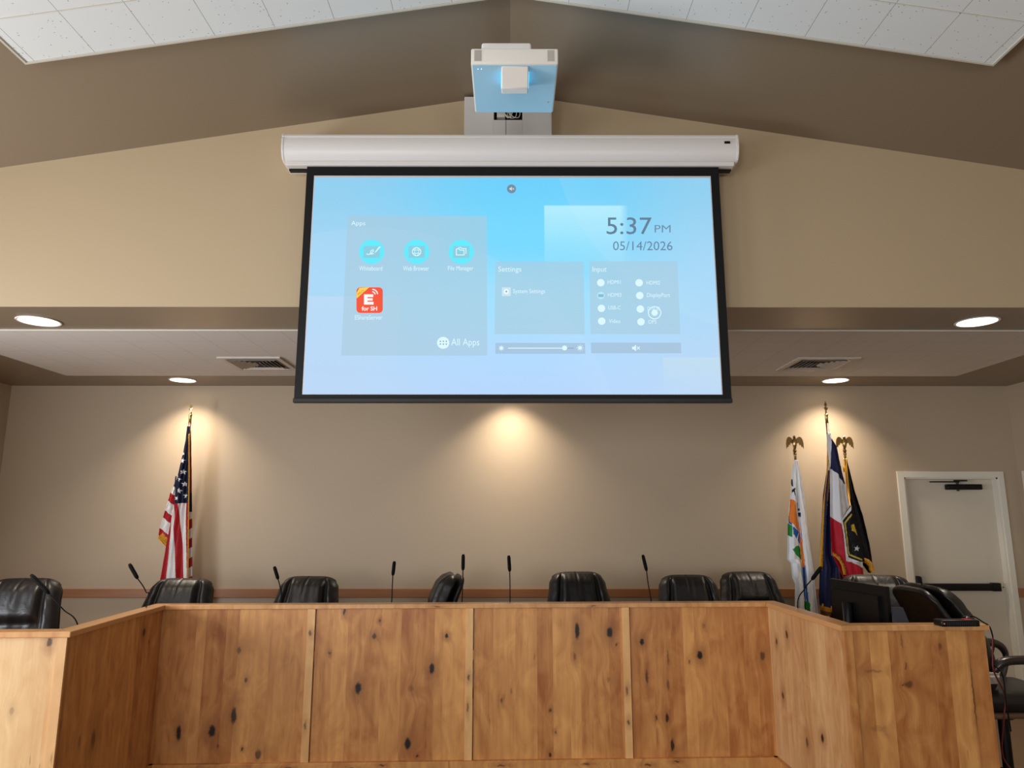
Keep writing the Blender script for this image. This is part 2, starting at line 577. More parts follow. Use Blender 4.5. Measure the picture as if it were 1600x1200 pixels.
# ------------------------------------------------------------------ wood
def wood(name, knots=(), planks=(), seed=0, light=(224, 164, 96), dark=(160, 94, 46), width=1.1, rough=0.38):
    """knots: (u, z, ru, rz, strength) in the panel's own metres; planks: tone per strip"""
    m, nt, b = nmat(name)
    N, L = nt.nodes, nt.links
    b.inputs['Roughness'].default_value = rough
    b.inputs['Specular IOR Level'].default_value = 0.45
    b.inputs['Coat Weight'].default_value = 0.05
    b.inputs['Coat Roughness'].default_value = 0.3
    tc = N.new('ShaderNodeTexCoord')

    def math_(op, a, bb=None, c=None):
        n = N.new('ShaderNodeMath'); n.operation = op
        for i, v in enumerate((a, bb, c)):
            if v is None:
                continue
            if isinstance(v, (int, float)):
                n.inputs[i].default_value = v
            else:
                L.new(v, n.inputs[i])
        return n.outputs[0]
    obj = tc.outputs['Object']
    warp = None
    darkm = None
    halo = None
    # slightly wobbling coordinates make the knots irregular
    wn = N.new('ShaderNodeTexNoise'); wn.inputs['Scale'].default_value = 35; wn.inputs['Detail'].default_value = 2
    L.new(obj, wn.inputs[0])
    wv = N.new('ShaderNodeVectorMath'); wv.operation = 'MULTIPLY_ADD'
    L.new(wn.outputs['Color'], wv.inputs[0])
    wv.inputs[1].default_value = (0.02, 0, 0.03)
    L.new(obj, wv.inputs[2])
    for (u, z, ru, rz, st) in knots:
        s = N.new('ShaderNodeVectorMath'); s.operation = 'SUBTRACT'
        L.new(wv.outputs[0], s.inputs[0]); s.inputs[1].default_value = (u + 0.010, 0, z + 0.015)
        q = N.new('ShaderNodeVectorMath'); q.operation = 'MULTIPLY'
        L.new(s.outputs[0], q.inputs[0]); q.inputs[1].default_value = (1 / ru, 0, 1 / rz)
        ln = N.new('ShaderNodeVectorMath'); ln.operation = 'LENGTH'
        L.new(q.outputs[0], ln.inputs[0])
        dd = ln.outputs['Value']
        def rng(lo, hi, t0, t1):
            r = N.new('ShaderNodeMapRange'); r.interpolation_type = 'SMOOTHSTEP'
            L.new(dd, r.inputs[0])
            r.inputs[1].default_value = lo; r.inputs[2].default_value = hi
            r.inputs[3].default_value = t0; r.inputs[4].default_value = t1
            return r.outputs[0]
        k1 = rng(0.55, 1.25, st, 0)
        k2 = rng(0.8, 4.2, 0.5 * st, 0)
        k3 = rng(0.0, 7.0, 1.0, 0)
        darkm = k1 if darkm is None else math_('MAXIMUM', darkm, k1)
        halo = k2 if halo is None else math_('MAXIMUM', halo, k2)
        warp = k3 if warp is None else math_('ADD', warp, k3)
    sep = N.new('ShaderNodeSeparateXYZ'); L.new(obj, sep.inputs[0])
    u_ = sep.outputs[0]
    # plank strips
    rmp = N.new('ShaderNodeValToRGB'); rmp.color_ramp.interpolation = 'CONSTANT'
    rnd = random.Random(seed)
    if not planks:
        planks = []
        p = 0
        while p < width and len(planks) < 28:
            planks.append((p, rnd.uniform(0.15, 0.85)))
            p += rnd.uniform(0.06, 0.16)
    cr = rmp.color_ramp
    while len(cr.elements) < len(planks):
        cr.elements.new(0.5)
    for e, (p, t) in zip(cr.elements, planks):
        pass
    for i, (p, t) in enumerate(planks):
        cr.elements[i].position = min(1, p / width)
        cr.elements[i].color = (t, t, t, 1)
    L.new(math_('DIVIDE', u_, width), rmp.inputs[0])
    tone = rmp.outputs[0]
    # offset of the figure per plank
    cmb = N.new('ShaderNodeCombineXYZ')
    uu = u_ if warp is None else math_('ADD', u_, math_('MULTIPLY', warp, 0.035))
    L.new(uu, cmb.inputs[0])
    L.new(math_('MULTIPLY_ADD', tone, 17.0, seed * 3.1), cmb.inputs[1])
    L.new(sep.outputs[2], cmb.inputs[2])
    def nz(scale, st, detail, dist):
        mp = N.new('ShaderNodeMapping'); mp.inputs['Scale'].default_value = st
        L.new(cmb.outputs[0], mp.inputs[0])
        n = N.new('ShaderNodeTexNoise'); n.inputs['Scale'].default_value = scale
        n.inputs['Detail'].default_value = detail; n.inputs['Distortion'].default_value = dist
        L.new(mp.outputs[0], n.inputs[0])
        return n.outputs[0]
    fine = nz(1.0, (170, 1, 3.0), 3, 0.3)
    mid = nz(1.0, (26, 1, 1.6), 3, 0.6)
    blot = nz(1.0, (7, 1, 3.4), 3, 1.6)
    val = math_('MULTIPLY_ADD', tone, 0.62, -0.31 + 0.5)
    val = math_('ADD', val, math_('MULTIPLY_ADD', fine, 0.22, -0.11))
    val = math_('ADD', val, math_('MULTIPLY_ADD', mid, 0.75, -0.375))
    val = math_('ADD', val, math_('MULTIPLY_ADD', blot, 1.15, -0.575))
    base = N.new('ShaderNodeMix'); base.data_type = 'RGBA'
    L.new(val, base.inputs[0])
    base.inputs[6].default_value = lin(dark) + (1,)
    base.inputs[7].default_value = lin(light) + (1,)
    col = base.outputs[2]
    # seams between strips: streaky pitch marks
    sk = nz(1.0, (60, 1, 7.0), 2, 0.2)
    r = N.new('ShaderNodeMapRange'); L.new(sk, r.inputs[0])
    r.inputs[1].default_value = 0.70; r.inputs[2].default_value = 0.78; r.inputs[3].default_value = 0; r.inputs[4].default_value = 0.45
    def mixin(col, fac, rgb):
        x = N.new('ShaderNodeMix'); x.data_type = 'RGBA'
        L.new(fac, x.inputs[0]); L.new(col, x.inputs[6]); x.inputs[7].default_value = lin(rgb) + (1,)
        return x.outputs[2]
    col = mixin(col, r.outputs[0], (112, 62, 32))
    if halo is not None:
        col = mixin(col, halo, (128, 72, 36))
        col = mixin(col, darkm, (26, 13, 8))
    L.new(col, b.inputs['Base Color'])
    bp = N.new('ShaderNodeBump'); bp.inputs['Strength'].default_value = 0.08; bp.inputs['Distance'].default_value = 0.002
    L.new(fine, bp.inputs['Height']); L.new(bp.outputs[0], b.inputs['Normal'])
    return m


# ------------------------------------------------------------------ the U-shaped council desk
DA = R(2.0)
DO = Vector((-2.41, 5.14, 0))
ex = Vector((math.cos(DA), math.sin(DA), 0))
ey = Vector((-math.sin(DA), math.cos(DA), 0))
DW = 4.26
CZ0, CZ1 = 1.108, 1.139
LWING, RWING = 1.14, 1.09
LFRONT, RFRONT = 2.3, 0.82
RAIL_Z = 0.117
desk = empty('council_desk', DO, DA, label='U-shaped knotty wood council desk with three front bays and a thin wooden cap', cat='desk')


def on_far(px, py):
    """photo pixel on the far front face -> (s, z) in desk coordinates"""
    a = 600.0 - py
    d_ = Vector((px - 797, 1109 * math.cos(PITCH) - a * math.sin(PITCH), 1109 * math.sin(PITCH) + a * math.cos(PITCH)))
    return d_


def hit(px, py, o, nrm):
    d_ = on_far(px, py)
    c = Vector((0, 0, CAM_Z))
    t = (o - c).dot(nrm) / d_.dot(nrm)
    p = c + d_ * t
    q = p - DO
    return q.dot(ex), q.dot(ey), p.z


def knots_far(lst, s0):
    out = []
    for (px, py, w, h, st) in lst:
        s, _, z = hit(px, py, DO, ey)
        out.append((s - s0, z, w * 0.0045 * 0.55, h * 0.0045 * 0.55, st))
    return out


def knots_side(lst, xs, flip, s0):
    out = []
    for (px, py, w, h, st) in lst:
        _, s, z = hit(px, py, DO + ex * xs, ex)
        u = (s - s0) * (1 if not flip else -1)
        out.append((u, z, w * 0.0048, h * 0.0042 * 0.55, st))
    return out


def knots_front(lst, yo, s0):
    out = []
    for (px, py, w, h, st) in lst:
        s, _, z = hit(px, py, DO + ey * yo, ey)
        out.append((s - s0, z, w * 0.0037 * 0.55, h * 0.0037 * 0.55, st))
    return out


TH = 0.02
def xface(name, s0, s1, y, kn, seed, planks=(), light=(224, 164, 96), dark=(160, 94, 46), z0=0.0, z1=CZ0, th=TH, label=None):
    """board facing the room, its front at desk y, from s0 to s1"""
    m = wood('knotty alder ' + name, kn, planks, seed, light, dark, s1 - s0)
    o = MB().box(0, s1 - s0, 0, th, z0, z1).build(name, m, desk, loc=(s0, y, 0))
    return o


def yface(name, x, y0, y1, side, kn, seed, planks=(), light=(224, 164, 96), dark=(160, 94, 46)):
    """board facing sideways; side=+1: its face looks to +x and its local x runs from y0 back"""
    w = y1 - y0
    m = wood('knotty alder ' + name, kn, planks, seed, light, dark, w)
    return MB().box(0, w, 0, TH, 0, CZ0).build(name, m, desk, loc=(x, y0 if side < 0 else y0, 0), rot=(0, 0, R(90)))


k0 = [(280, 1145, 7, 20, 1), (332, 1142, 10, 17, 1), (366, 1118, 8, 22, .9), (374, 1016, 5, 9, .6), (385, 1062, 4, 8, .7), (404, 1178, 9, 13, .7), (341, 1165, 4, 5, .6), (379, 1170, 3, 4, .8)]
k1 = [(585, 994, 6, 7, .8), (594, 970, 4, 4, .7), (516, 1020, 5, 5, .6), (560, 1075, 9, 16, 1), (637, 1162, 9, 17, 1), (675, 1045, 8, 15, 1), (698, 994, 5, 6, 1), (642, 1075, 9, 8, .35), (538, 956, 4, 9, .9), (652, 1181, 3, 4, .9)]
k2 = [(902, 986, 7, 24, 1), (953, 988, 9, 15, 1), (898, 1026, 5, 12, .5), (860, 1109, 4, 5, .7), (868, 1144, 3, 4, .7), (860, 1180, 4, 7, .9), (784, 1095, 3, 8, .6), (963, 1008, 3, 5, .7), (951, 1062, 6, 8, .3), (799, 1080, 3, 8, .4)]
k3 = [(1003, 1003, 7, 9, 1), (1094, 1024, 8, 12, 1), (1192, 1025, 8, 13, .75), (1011, 1058, 4, 20, .7), (1044, 1028, 3, 20, .5), (1043, 1122, 5, 12, .9), (1051, 1165, 5, 18, .9), (1044, 1070, 4, 14, .5), (1026, 1122, 3, 6, .8), (1078, 1034, 3, 6, .6), (1100, 978, 6, 6, .3)]
bays = [(0.0, 1.0, k0, 3), (1.058, 2.10, k1, 11), (2.16, 3.205, k2, 5), (3.263, DW, k3, 8)]
for (s0, s1, kk, sd) in bays:
    xface('front_panel', s0, s1, 0.0, knots_far(kk, s0), sd)
# battens between the bays, slightly proud, with a shadow gap on the right
for i, (s0, s1) in enumerate(((1.0, 1.052), (2.10, 2.152), (3.205, 3.256))):
    xface('batten', s0, s1, -0.014, [(0.025, 0.95 - 0.3 * i, 0.01, 0.02, .7), (0.02, 0.35 + 0.1 * i, 0.008, 0.03, .6)], 20 + i, [(0, 0.7)], (236, 188, 126), (200, 142, 86), z0=RAIL_Z, th=0.03)
# base rail
for (s0, s1, sd) in ((-0.0, 2.0, 31), (2.0, DW, 32)):
    m = wood('knotty alder rail', [(0.35, 0.09, 0.03, 0.006, .7), (0.93, 0.09, 0.03, 0.004, .7), (1.35, 0.08, 0.025, 0.008, .7), (1.55, 0.1, 0.02, 0.006, .8)], [(0, 0.6)], sd, width=2.3)
    MB().box(0, s1 - s0, 0, 0.035, 0, RAIL_Z, 0.003).build('base_rail', m, desk, loc=(s0, -0.035, 0))
# side wings
kl = [(226, 988, 4, 12, .9), (258, 1026, 4, 20, .9), (147, 1155, 5, 24, .6), (234, 1003, 3, 8, .5), (125, 1158, 3, 14, .4)]
lw = yface('wing_panel', 0.0, -LWING, -0.0, 1, knots_side(kl, 0.0, False, -LWING), 41)
kr = [(1230, 992, 4, 13, .9), (1214, 1003, 3, 10, .8), (1224, 1087, 4, 12, .8), (1286, 1154, 4, 11, 1), (1262, 1160, 4, 16, .7)]
rw = yface('wing_panel', DW + TH, -RWING, -0.0, -1, knots_side(kr, DW, False, -RWING), 43, (), (222, 178, 126), (178, 122, 74))  # daylight from the left windows painted into this face as paler wood tones
for (x, l, sg) in ((0.0, LWING, 1), (DW, RWING, -1)):
    m = wood('knotty alder rail', [(0.4, 0.09, 0.03, 0.006, .6)], [(0, 0.55)], 51 + sg, width=l)
    MB().box(0, l, 0, 0.03, 0, RAIL_Z, 0.003).build('base_rail', m, desk, loc=(x if sg < 0 else x + 0.03, -l, 0), rot=(0, 0, R(90)))
# panels of the wing fronts
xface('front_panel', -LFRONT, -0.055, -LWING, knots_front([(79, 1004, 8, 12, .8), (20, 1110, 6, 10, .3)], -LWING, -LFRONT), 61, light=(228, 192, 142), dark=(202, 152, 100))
xface('corner_post', -0.05, 0.0, -LWING - 0.012, [], 62, [(0, .8)], (222, 176, 122), (190, 136, 86), th=0.04)
xface('front_panel', DW + 0.055, DW + RFRONT, -RWING, knots_front([(1421, 1070, 12, 8, .6), (1412, 1072, 4, 3, .7), (1366, 1049, 26, 5, .35), (1374, 1139, 26, 8, .2), (1410, 1003, 3, 22, .4), (1470, 1010, 5, 10, .5), (1523, 1090, 2.5, 90, .6), (1417, 1042, 3, 12, .5)], -RWING, DW + 0.055), 63)
xface('corner_post', DW, DW + 0.048, -RWING - 0.012, [], 64, [(0, .3)], th=0.04)
# the right end panel, seen edge on
m = wood('knotty alder end', [], (), 66, width=0.8)
MB().box(0, 0.22, 0, TH, 0, CZ0).build('end_panel', m, desk, loc=(DW + RFRONT, -RWING + TH, 0), rot=(0, 0, R(90)))
# cap
M_cap = wood('knotty alder cap', [(1.9, 1.12, 0.02, 0.004, .7), (3.0, 1.12, 0.02, 0.004, .7)], [(0, .65)], 71, (222, 170, 112), (176, 112, 62), 5.0, 0.28)
OV, CD = 0.02, 0.105


def cap(name, pts):
    b = MB().prism(pts, 'z', CZ0, CZ1)
    o = b.build(name, M_cap, desk)
    bv = o.modifiers.new('b', 'BEVEL'); bv.width = 0.004; bv.segments = 2
    return o


cap('cap', [(OV, -OV), (DW - OV, -OV), (DW - OV + CD, -OV + CD), (OV - CD, -OV + CD)])
cap('cap', [(OV, -OV), (OV - CD, -OV + CD), (OV - CD, -LWING - OV + CD), (OV, -LWING - OV)])
cap('cap', [(OV, -LWING - OV), (OV - CD, -LWING - OV + CD), (-LFRONT, -LWING - OV + CD), (-LFRONT, -LWING - OV)])
cap('cap', [(DW - OV, -OV), (DW - OV, -RWING - OV), (DW - OV + CD, -RWING - OV + CD), (DW - OV + CD, -OV + CD)])
cap('cap', [(DW - OV, -RWING - OV), (DW + RFRONT + 0.02, -RWING - OV), (DW + RFRONT + 0.02, -RWING - OV + CD), (DW - OV + CD, -RWING - OV + CD)])
# work surface behind the ledge and its supports
WS = 0.76
M_ws = wood('work surface', (), [(0, .5)], 73, width=5)
ws = MB()
ws.box(-0.62, DW + 0.42, TH + 0.001, 0.37, WS - 0.03, WS, 0.003)
ws.box(-0.62, -TH - 0.001, -LWING + TH + 0.001, TH, WS - 0.03, WS, 0.003)
ws.box(DW + TH + 0.001, DW + 0.46, -RWING + TH + 0.001, TH, WS - 0.03, WS, 0.003)
ws.box(-LFRONT, -0.62, -LWING + TH + 0.001, -LWING + 0.6, WS - 0.03, WS, 0.003)
ws.build('work_surface', M_ws, desk)
for (a, b_) in ((0.9, 0.3), (2.1, 0.3), (3.3, 0.3)):
    MB().box(a, a + 0.03, TH, 0.22, 0, WS - 0.03).build('support_panel', M_ws, desk)


def D(s, y, z=0.0):
    p = DO + ex * s + ey * y
    return Vector((p.x, p.y, z))


# ------------------------------------------------------------------ projection screen
SY = 4.33
M_case = mat('white screen case', (226, 220, 216), 0.35)
M_mask = mat('black screen border', (9, 9, 10), 0.55, spec=0.3)
scr = empty('projection_screen', (0, HEAD_Y, 3.98), label='large pull-down projection screen in a white case, showing a blue start page', cat='projection screen')


def sc_part(mb, name, m, smooth=False, parent=None, **k):
    off = scr.location
    mb.v = [(v[0] - off.x, v[1] - off.y, v[2] - off.z) for v in mb.v]
    o = mb.build(name, m, parent or scr, smooth, **k)
    return o


cx0, cx1 = P(439.5, 230, 4.27).x, P(1154.5, 230, 4.27).x
prof = [(HEAD_Y - 0.001, 4.205), (4.29, 4.205), (4.272, 4.2), (4.268, 4.186), (4.274, 4.184), (4.268, 4.17), (4.266, 4.12), (4.272, 4.09), (4.284, 4.062), (4.302, 4.040), (4.33, 4.032), (HEAD_Y - 0.001, 4.032)]
mb = MB().prism(prof, 'x', cx0 + 0.01, cx1 - 0.01)
sc_part(mb, 'case', M_case, 35)
for a, b_ in ((cx0, cx0 + 0.012), (cx1 - 0.012, cx1)):
    pr2 = [(y - 0.003 if y < 4.4 else y, z + (0.002 if z > 4.1 else -0.001)) for y, z in prof]
    sc_part(MB().prism(pr2, 'x', a, b_), 'end_cap', M_case)
sc_part(MB().box(cx0 + 0.022, cx1 - 0.022, 4.312, 4.40, 4.006, 4.034, 0.003), 'lower_lip', M_case)
sc_part(MB().box(cx0 + 0.03, cx1 - 0.03, 4.36, 4.395, 3.993, 4.007), 'slot', M_black)
ir = [P(1132, 220, 4.262), P(1141, 223.5, 4.262)]
sc_part(MB().box(ir[0].x, ir[1].x, 4.262, 4.275, ir[1].z, ir[0].z), 'sensor_window', M_black)
fx0, fx1 = P(469.8, 440, SY).x, P(1133, 440, SY).x
fz1 = 4.005
fz0 = P(800, 625, SY).z
sc_part(MB().box(fx0, fx1, SY, SY + 0.003, fz0, fz1), 'border', M_mask)
bar = [P(457.5, 622, 4.31), P(1145.5, 629, 4.31)]
sc_part(MB().box(bar[0].x, bar[1].x, 4.312, 4.352, bar[1].z, bar[0].z, 0.004), 'weight_bar', mat('black bar', (22, 21, 24), 0.35))
ix0, ix1 = P(482, 440, SY).x, P(1119.5, 440, SY).x
iz1, iz0 = P(800, 275, SY).z, P(800, 616.5, SY).z
sc_part(MB().box(ix0, ix1, SY - 0.0015, SY, iz0, iz1), 'screen_fabric', mat('white screen fabric', (214, 206, 208), 0.7))


def screen_image():
    m = bpy.data.materials.new('projected wallpaper')
    m.use_nodes = True
    nt = m.node_tree
    N, L = nt.nodes, nt.links
    N.clear()
    out = N.new('ShaderNodeOutputMaterial')
    e = N.new('ShaderNodeEmission'); e.inputs[1].default_value = 1.0
    L.new(e.outputs[0], out.inputs[0])
    tc = N.new('ShaderNodeTexCoord')
    def ramp(src, stops):
        r = N.new('ShaderNodeValToRGB'); r.color_ramp.interpolation = 'EASE'
        els = r.color_ramp.elements
        while len(els) < len(stops):
            els.new(0.5)
        for i, (p, c) in enumerate(stops):
            els[i].position = p
            els[i].color = lin(c) + (1,)
        L.new(src, r.inputs[0])
        return r.outputs[0]
    def mth(op, a, b=0.0):
        n = N.new('ShaderNodeMath'); n.operation = op
        for i, v in enumerate((a, b)):
            if isinstance(v, (int, float)):
                n.inputs[i].default_value = v
            else:
                L.new(v, n.inputs[i])
        return n.outputs[0]
    sep = N.new('ShaderNodeSeparateXYZ'); L.new(tc.outputs['Generated'], sep.inputs[0])
    gx, gz = sep.outputs[0], sep.outputs[2]
    mid = ramp(gz, [(0, (184, 217, 254)), (0.18, (180, 220, 255)), (0.4, (164, 226, 255)), (0.7, (122, 218, 255)), (1.0, (112, 210, 252))])
    edge = ramp(gz, [(0, (190, 218, 248)), (0.5, (172, 218, 248)), (1.0, (148, 208, 240))])
    dx = mth('ABSOLUTE', mth('SUBTRACT', gx, 0.54))
    f = N.new('ShaderNodeMapRange'); f.interpolation_type = 'SMOOTHSTEP'
    L.new(dx, f.inputs[0]); f.inputs[1].default_value = 0.05; f.inputs[2].default_value = 0.5
    mx = N.new('ShaderNodeMix'); mx.data_type = 'RGBA'
    L.new(f.outputs[0], mx.inputs[0]); L.new(mid, mx.inputs[6]); L.new(edge, mx.inputs[7])
    col = mx.outputs[2]
    # pale soft-edged blocks of the wallpaper and two faint arcs
    def block(col, x0, x1, z0, z1, soft_r, amt, rgb):
        a = N.new('ShaderNodeMapRange'); L.new(gx, a.inputs[0]); a.inputs[1].default_value = x0; a.inputs[2].default_value = x0 + 0.003
        b = N.new('ShaderNodeMapRange'); L.new(gx, b.inputs[0]); b.inputs[1].default_value = x1; b.inputs[2].default_value = x1 - soft_r
        c = N.new('ShaderNodeMapRange'); L.new(gz, c.inputs[0]); c.inputs[1].default_value = z1; c.inputs[2].default_value = z1 - 0.006
        d = N.new('ShaderNodeMapRange'); L.new(gz, d.inputs[0]); d.inputs[1].default_value = z0; d.inputs[2].default_value = z1
        k = mth('MULTIPLY', mth('MULTIPLY', a.outputs[0], b.outputs[0]), mth('MULTIPLY', c.outputs[0], mth('MULTIPLY', d.outputs[0], amt)))
        x = N.new('ShaderNodeMix'); x.data_type = 'RGBA'
        L.new(k, x.inputs[0]); L.new(col, x.inputs[6]); x.inputs[7].default_value = lin(rgb) + (1,)
        return x.outputs[2]
    col = block(col, 0.578, 0.79, 0.55, 0.868, 0.02, 0.75, (196, 246, 255))
    col = block(col, 0.0, 0.225, 0.1, 0.44, 0.004, 0.3, (220, 226, 246))
    col = block(col, 0.862, 1.01, -0.02, 0.165, 0.004, 0.5, (205, 228, 236))
    for (ax, az, rad) in ((1.15, 1.25, 0.55), (0.15, -0.35, 0.62)):
        v = N.new('ShaderNodeVectorMath'); v.operation = 'DISTANCE'
        cmb = N.new('ShaderNodeCombineXYZ'); L.new(gx, cmb.inputs[0]); L.new(mth('MULTIPLY', gz, 0.56), cmb.inputs[2])
        L.new(cmb.outputs[0], v.inputs[0]); v.inputs[1].default_value = (ax, 0, az * 0.56)
        r = N.new('ShaderNodeMapRange'); L.new(v.outputs['Value'], r.inputs[0])
        r.inputs[1].default_value = rad; r.inputs[2].default_value = rad - 0.1; r.inputs[3].default_value = 0.07; r.inputs[4].default_value = 0.0
        c2 = mth('MULTIPLY', r.outputs[0], mth('LESS_THAN', v.outputs['Value'], rad))
        x = N.new('ShaderNodeMix'); x.data_type = 'RGBA'
        L.new(c2, x.inputs[0]); L.new(col, x.inputs[6]); x.inputs[7].default_value = lin((226, 240, 255)) + (1,)
        col = x.outputs[2]
    L.new(col, e.inputs[0])
    return m


px0, px1 = P(483.5, 440, SY).x, P(1118, 440, SY).x
pz1, pz0 = P(800, 278, SY).z, P(800, 616, SY).z
M_wallpaper = screen_image()
img = sc_part(MB().box(px0, px1, SY - 0.0025, SY - 0.0016, pz0, pz1), 'projected_image', M_wallpaper)
img['label'] = 'blue projected start page'


def S(px, py, lay):
    p = P(px, py, SY)
    p.y = SY - 0.003 - 0.0008 * lay
    return p


EM = {}
def em(rgb, a=1.0):
    k = (rgb, a)
    if k not in EM:
        EM[k] = emit('projected colour', rgb, 1.0, a)
    return EM[k]


def sc_poly(pts, lay, rgb, name, a=1.0, parent=None):
    o = sc_part(MB().poly([S(x, y, lay) for x, y in pts]), name, em(rgb, a), parent=img, fix=False)
    return o


def circ(cx, cy, r, n=28, ry=None):
    return [(cx + r * math.cos(2 * math.pi * k / n), cy + (ry or r * 0.97) * math.sin(2 * math.pi * k / n)) for k in range(n)]


def strip_into(mb, pts, w, lay):
    """polyline of width w pixels"""
    for (a, b) in zip(pts[:-1], pts[1:]):
        d_ = Vector((b[0] - a[0], b[1] - a[1]))
        if d_.length < 1e-6:
            continue
        n = Vector((-d_.y, d_.x)).normalized() * w / 2
        e = d_.normalized() * w * 0.25
        mb.add([S(a[0] - e.x + n.x, a[1] - e.y + n.y, lay), S(b[0] + e.x + n.x, b[1] + e.y + n.y, lay), S(b[0] + e.x - n.x, b[1] + e.y - n.y, lay), S(a[0] - e.x - n.x, a[1] - e.y - n.y, lay)], [(0, 1, 2, 3)])


def sc_text(txt, x0, y0, x1, y1, rgb, name='text', lay=4, bold=0.0, keep=True):
    c = bpy.data.curves.new('t', 'FONT')
    c.body = txt
    c.resolution_u = 3
    c.offset = bold
    o = bpy.data.objects.new('t', c)
    COL.objects.link(o)
    dg = bpy.context.evaluated_depsgraph_get()
    me = bpy.data.meshes.new_from_object(o.evaluated_get(dg))
    vs = [v.co.copy() for v in me.vertices]
    fs = [tuple(p.vertices) for p in me.polygons]
    COL.objects.unlink(o)
    bpy.data.objects.remove(o)
    bpy.data.curves.remove(c)
    bpy.data.meshes.remove(me)
    ax, bx = min(v.x for v in vs), max(v.x for v in vs)
    ay, by = min(v.y for v in vs), max(v.y for v in vs)
    mb = MB()
    mb.v = [tuple(S(x0 + (v.x - ax) / (bx - ax) * (x1 - x0), y1 - (v.y - ay) / (by - ay) * (y1 - y0), lay)) for v in vs]
    mb.f = fs
    o = sc_part(mb, name, em(rgb), parent=img, fix=False)
    return o


WHT = (222, 250, 255)
PNL = (172, 204, 221)
PA = 0.62
sc_poly([(543.5, 338), (760.5, 338), (761.5, 556), (533.5, 556)], 1, PNL, 'app_panel', PA)
sc_poly([(774, 409), (911.5, 409), (913.5, 522.5), (772.5, 522.5)], 1, PNL, 'settings_panel', PA)
sc_poly([(920.5, 408.5), (1058, 408.5), (1063, 522), (922.5, 522)], 1, PNL, 'input_panel', PA)
sc_poly([(774, 536), (914, 536), (914.5, 553), (774, 553)], 1, (164, 190, 212), 'brightness_panel', 0.7)
sc_poly([(923, 535.5), (1063.5, 535.5), (1064.5, 552), (923.5, 552)], 1, (164, 190, 212), 'sound_panel', 0.7)
sc_text('Apps', 549, 346, 571, 355, WHT)
sc_text('Whiteboard', 561.5, 416.5, 597.5, 423.5, WHT)
sc_text('Web Browser', 630, 416.5, 670.5, 423.5, WHT)
sc_text('File Manager', 700, 416.3, 739.5, 425, WHT)
sc_text('EShareServer', 555, 493, 597.5, 500, WHT)
sc_text('All Apps', 705, 529.5, 749, 543.5, WHT)
sc_text('Settings', 778.5, 417, 814.5, 427.5, WHT)
sc_text('System Settings', 801.5, 452, 851.5, 460.5, WHT)
sc_text('Input', 925.5, 417, 947.5, 427.5, WHT)
for t, a in (('HDMI1', (949, 438, 969.5, 444)), ('HDMI2', (1010, 439, 1031, 445)), ('HDMI3', (949.5, 458, 970.5, 464)), ('DisplayPort', (1010.5, 458, 1046.5, 466.5)),
             ('USB-C', (950, 478, 969.5, 484)), ('D-SUB', (1011.5, 479.5, 1030.5, 485.5)), ('Video', (951, 499, 969, 505)), ('OPS', (1012.5, 500, 1025.5, 506))):
    sc_text(t, *a, WHT)
GR = (104, 130, 152)
sc_text('5:37', 947.5, 340, 1018, 366.5, GR)
sc_text('PM', 1022.5, 352, 1047.5, 363.5, (116, 146, 170))
sc_text('05/14/2026', 957.5, 377.5, 1050.5, 391.5, (110, 140, 166))
# round app icons
CY = (104, 236, 255)
for i, cx in enumerate((581, 651, 720.5)):
    sc_poly(circ(cx, 394, 19.6, 40, 19), 2, CY, 'app_icon')
    sc_poly([(cx - 12.8, 385), (cx + 12.8, 385), (cx + 12.8, 403.5), (cx - 12.8, 403.5)], 3, (142, 208, 226), 'icon_plate')
m = MB()
pts = [(573, 397.5), (576, 398.5), (580, 397), (584, 393), (583, 391), (580, 392.5), (579, 396), (580.5, 398), (584, 397)]
strip_into(m, pts, 1.2, 4)
m.poly([S(585, 396, 4), S(592.5, 386, 4), (S(595.5, 386, 4)), S(588, 394.5, 4)])
sc_part(m, 'icon_mark', em(WHT), parent=img, fix=False)
m = MB()
strip_into(m, circ(651, 394, 6.5, 24) + [circ(651, 394, 6.5, 24)[0]], 1.3, 4)
strip_into(m, circ(651, 394, 3, 20, 6.3) + [circ(651, 394, 3, 20, 6.3)[0]], 0.8, 4)
strip_into(m, [(644.5, 391.5), (657.5, 391.5)], 0.9, 4)
strip_into(m, [(644.5, 396.5), (657.5, 396.5)], 0.9, 4)
sc_part(m, 'icon_mark', em(WHT), parent=img, fix=False)
m = MB()
strip_into(m, [(713, 390), (713, 399), (725, 399), (725, 391.5), (718.5, 391.5), (717, 389.5), (713, 389.5)], 1.3, 4)
strip_into(m, [(716, 388), (719.5, 387), (721, 389), (728, 389), (728, 397)], 1.2, 4)
sc_part(m, 'icon_mark', em(WHT), parent=img, fix=False)
# red sharing icon
def rrect(x0, y0, x1, y1, r, n=6):
    out = []
    for (cx, cy, a0) in ((x1 - r, y1 - r, 0), (x0 + r, y1 - r, 90), (x0 + r, y0 + r, 180), (x1 - r, y0 + r, 270)):
        for k in range(n + 1):
            a = R(a0 + 90 * k / n)
            out.append((cx + r * math.cos(a), cy + r * math.sin(a)))
    return out
sc_poly(rrect(557.2, 449.5, 598.3, 489.5, 6), 2, (246, 92, 66), 'app_icon')
sc_poly([(557.5, 458), (562, 450.3), (577, 449.6), (557.5, 467)], 3, (255, 214, 92), 'icon_ribbon')
m = MB()
for (a, b_, c, d_) in ((569, 460.5, 574.5, 476.5), (569, 460.5, 583.5, 464.7), (569, 466.6, 582.5, 470.2), (569, 472.2, 584, 476.5)):
    m.poly([S(a, b_, 4), S(c, b_, 4), S(c, d_, 4), S(a, d_, 4)])
for r in (4.2, 8):
    strip_into(m, [(582.2 + r * math.cos(R(t)), 460.8 - r * math.sin(R(t))) for t in range(8, 98, 10)], 1.7, 4)
sc_part(m, 'icon_mark', em((255, 250, 250)), parent=img, fix=False)
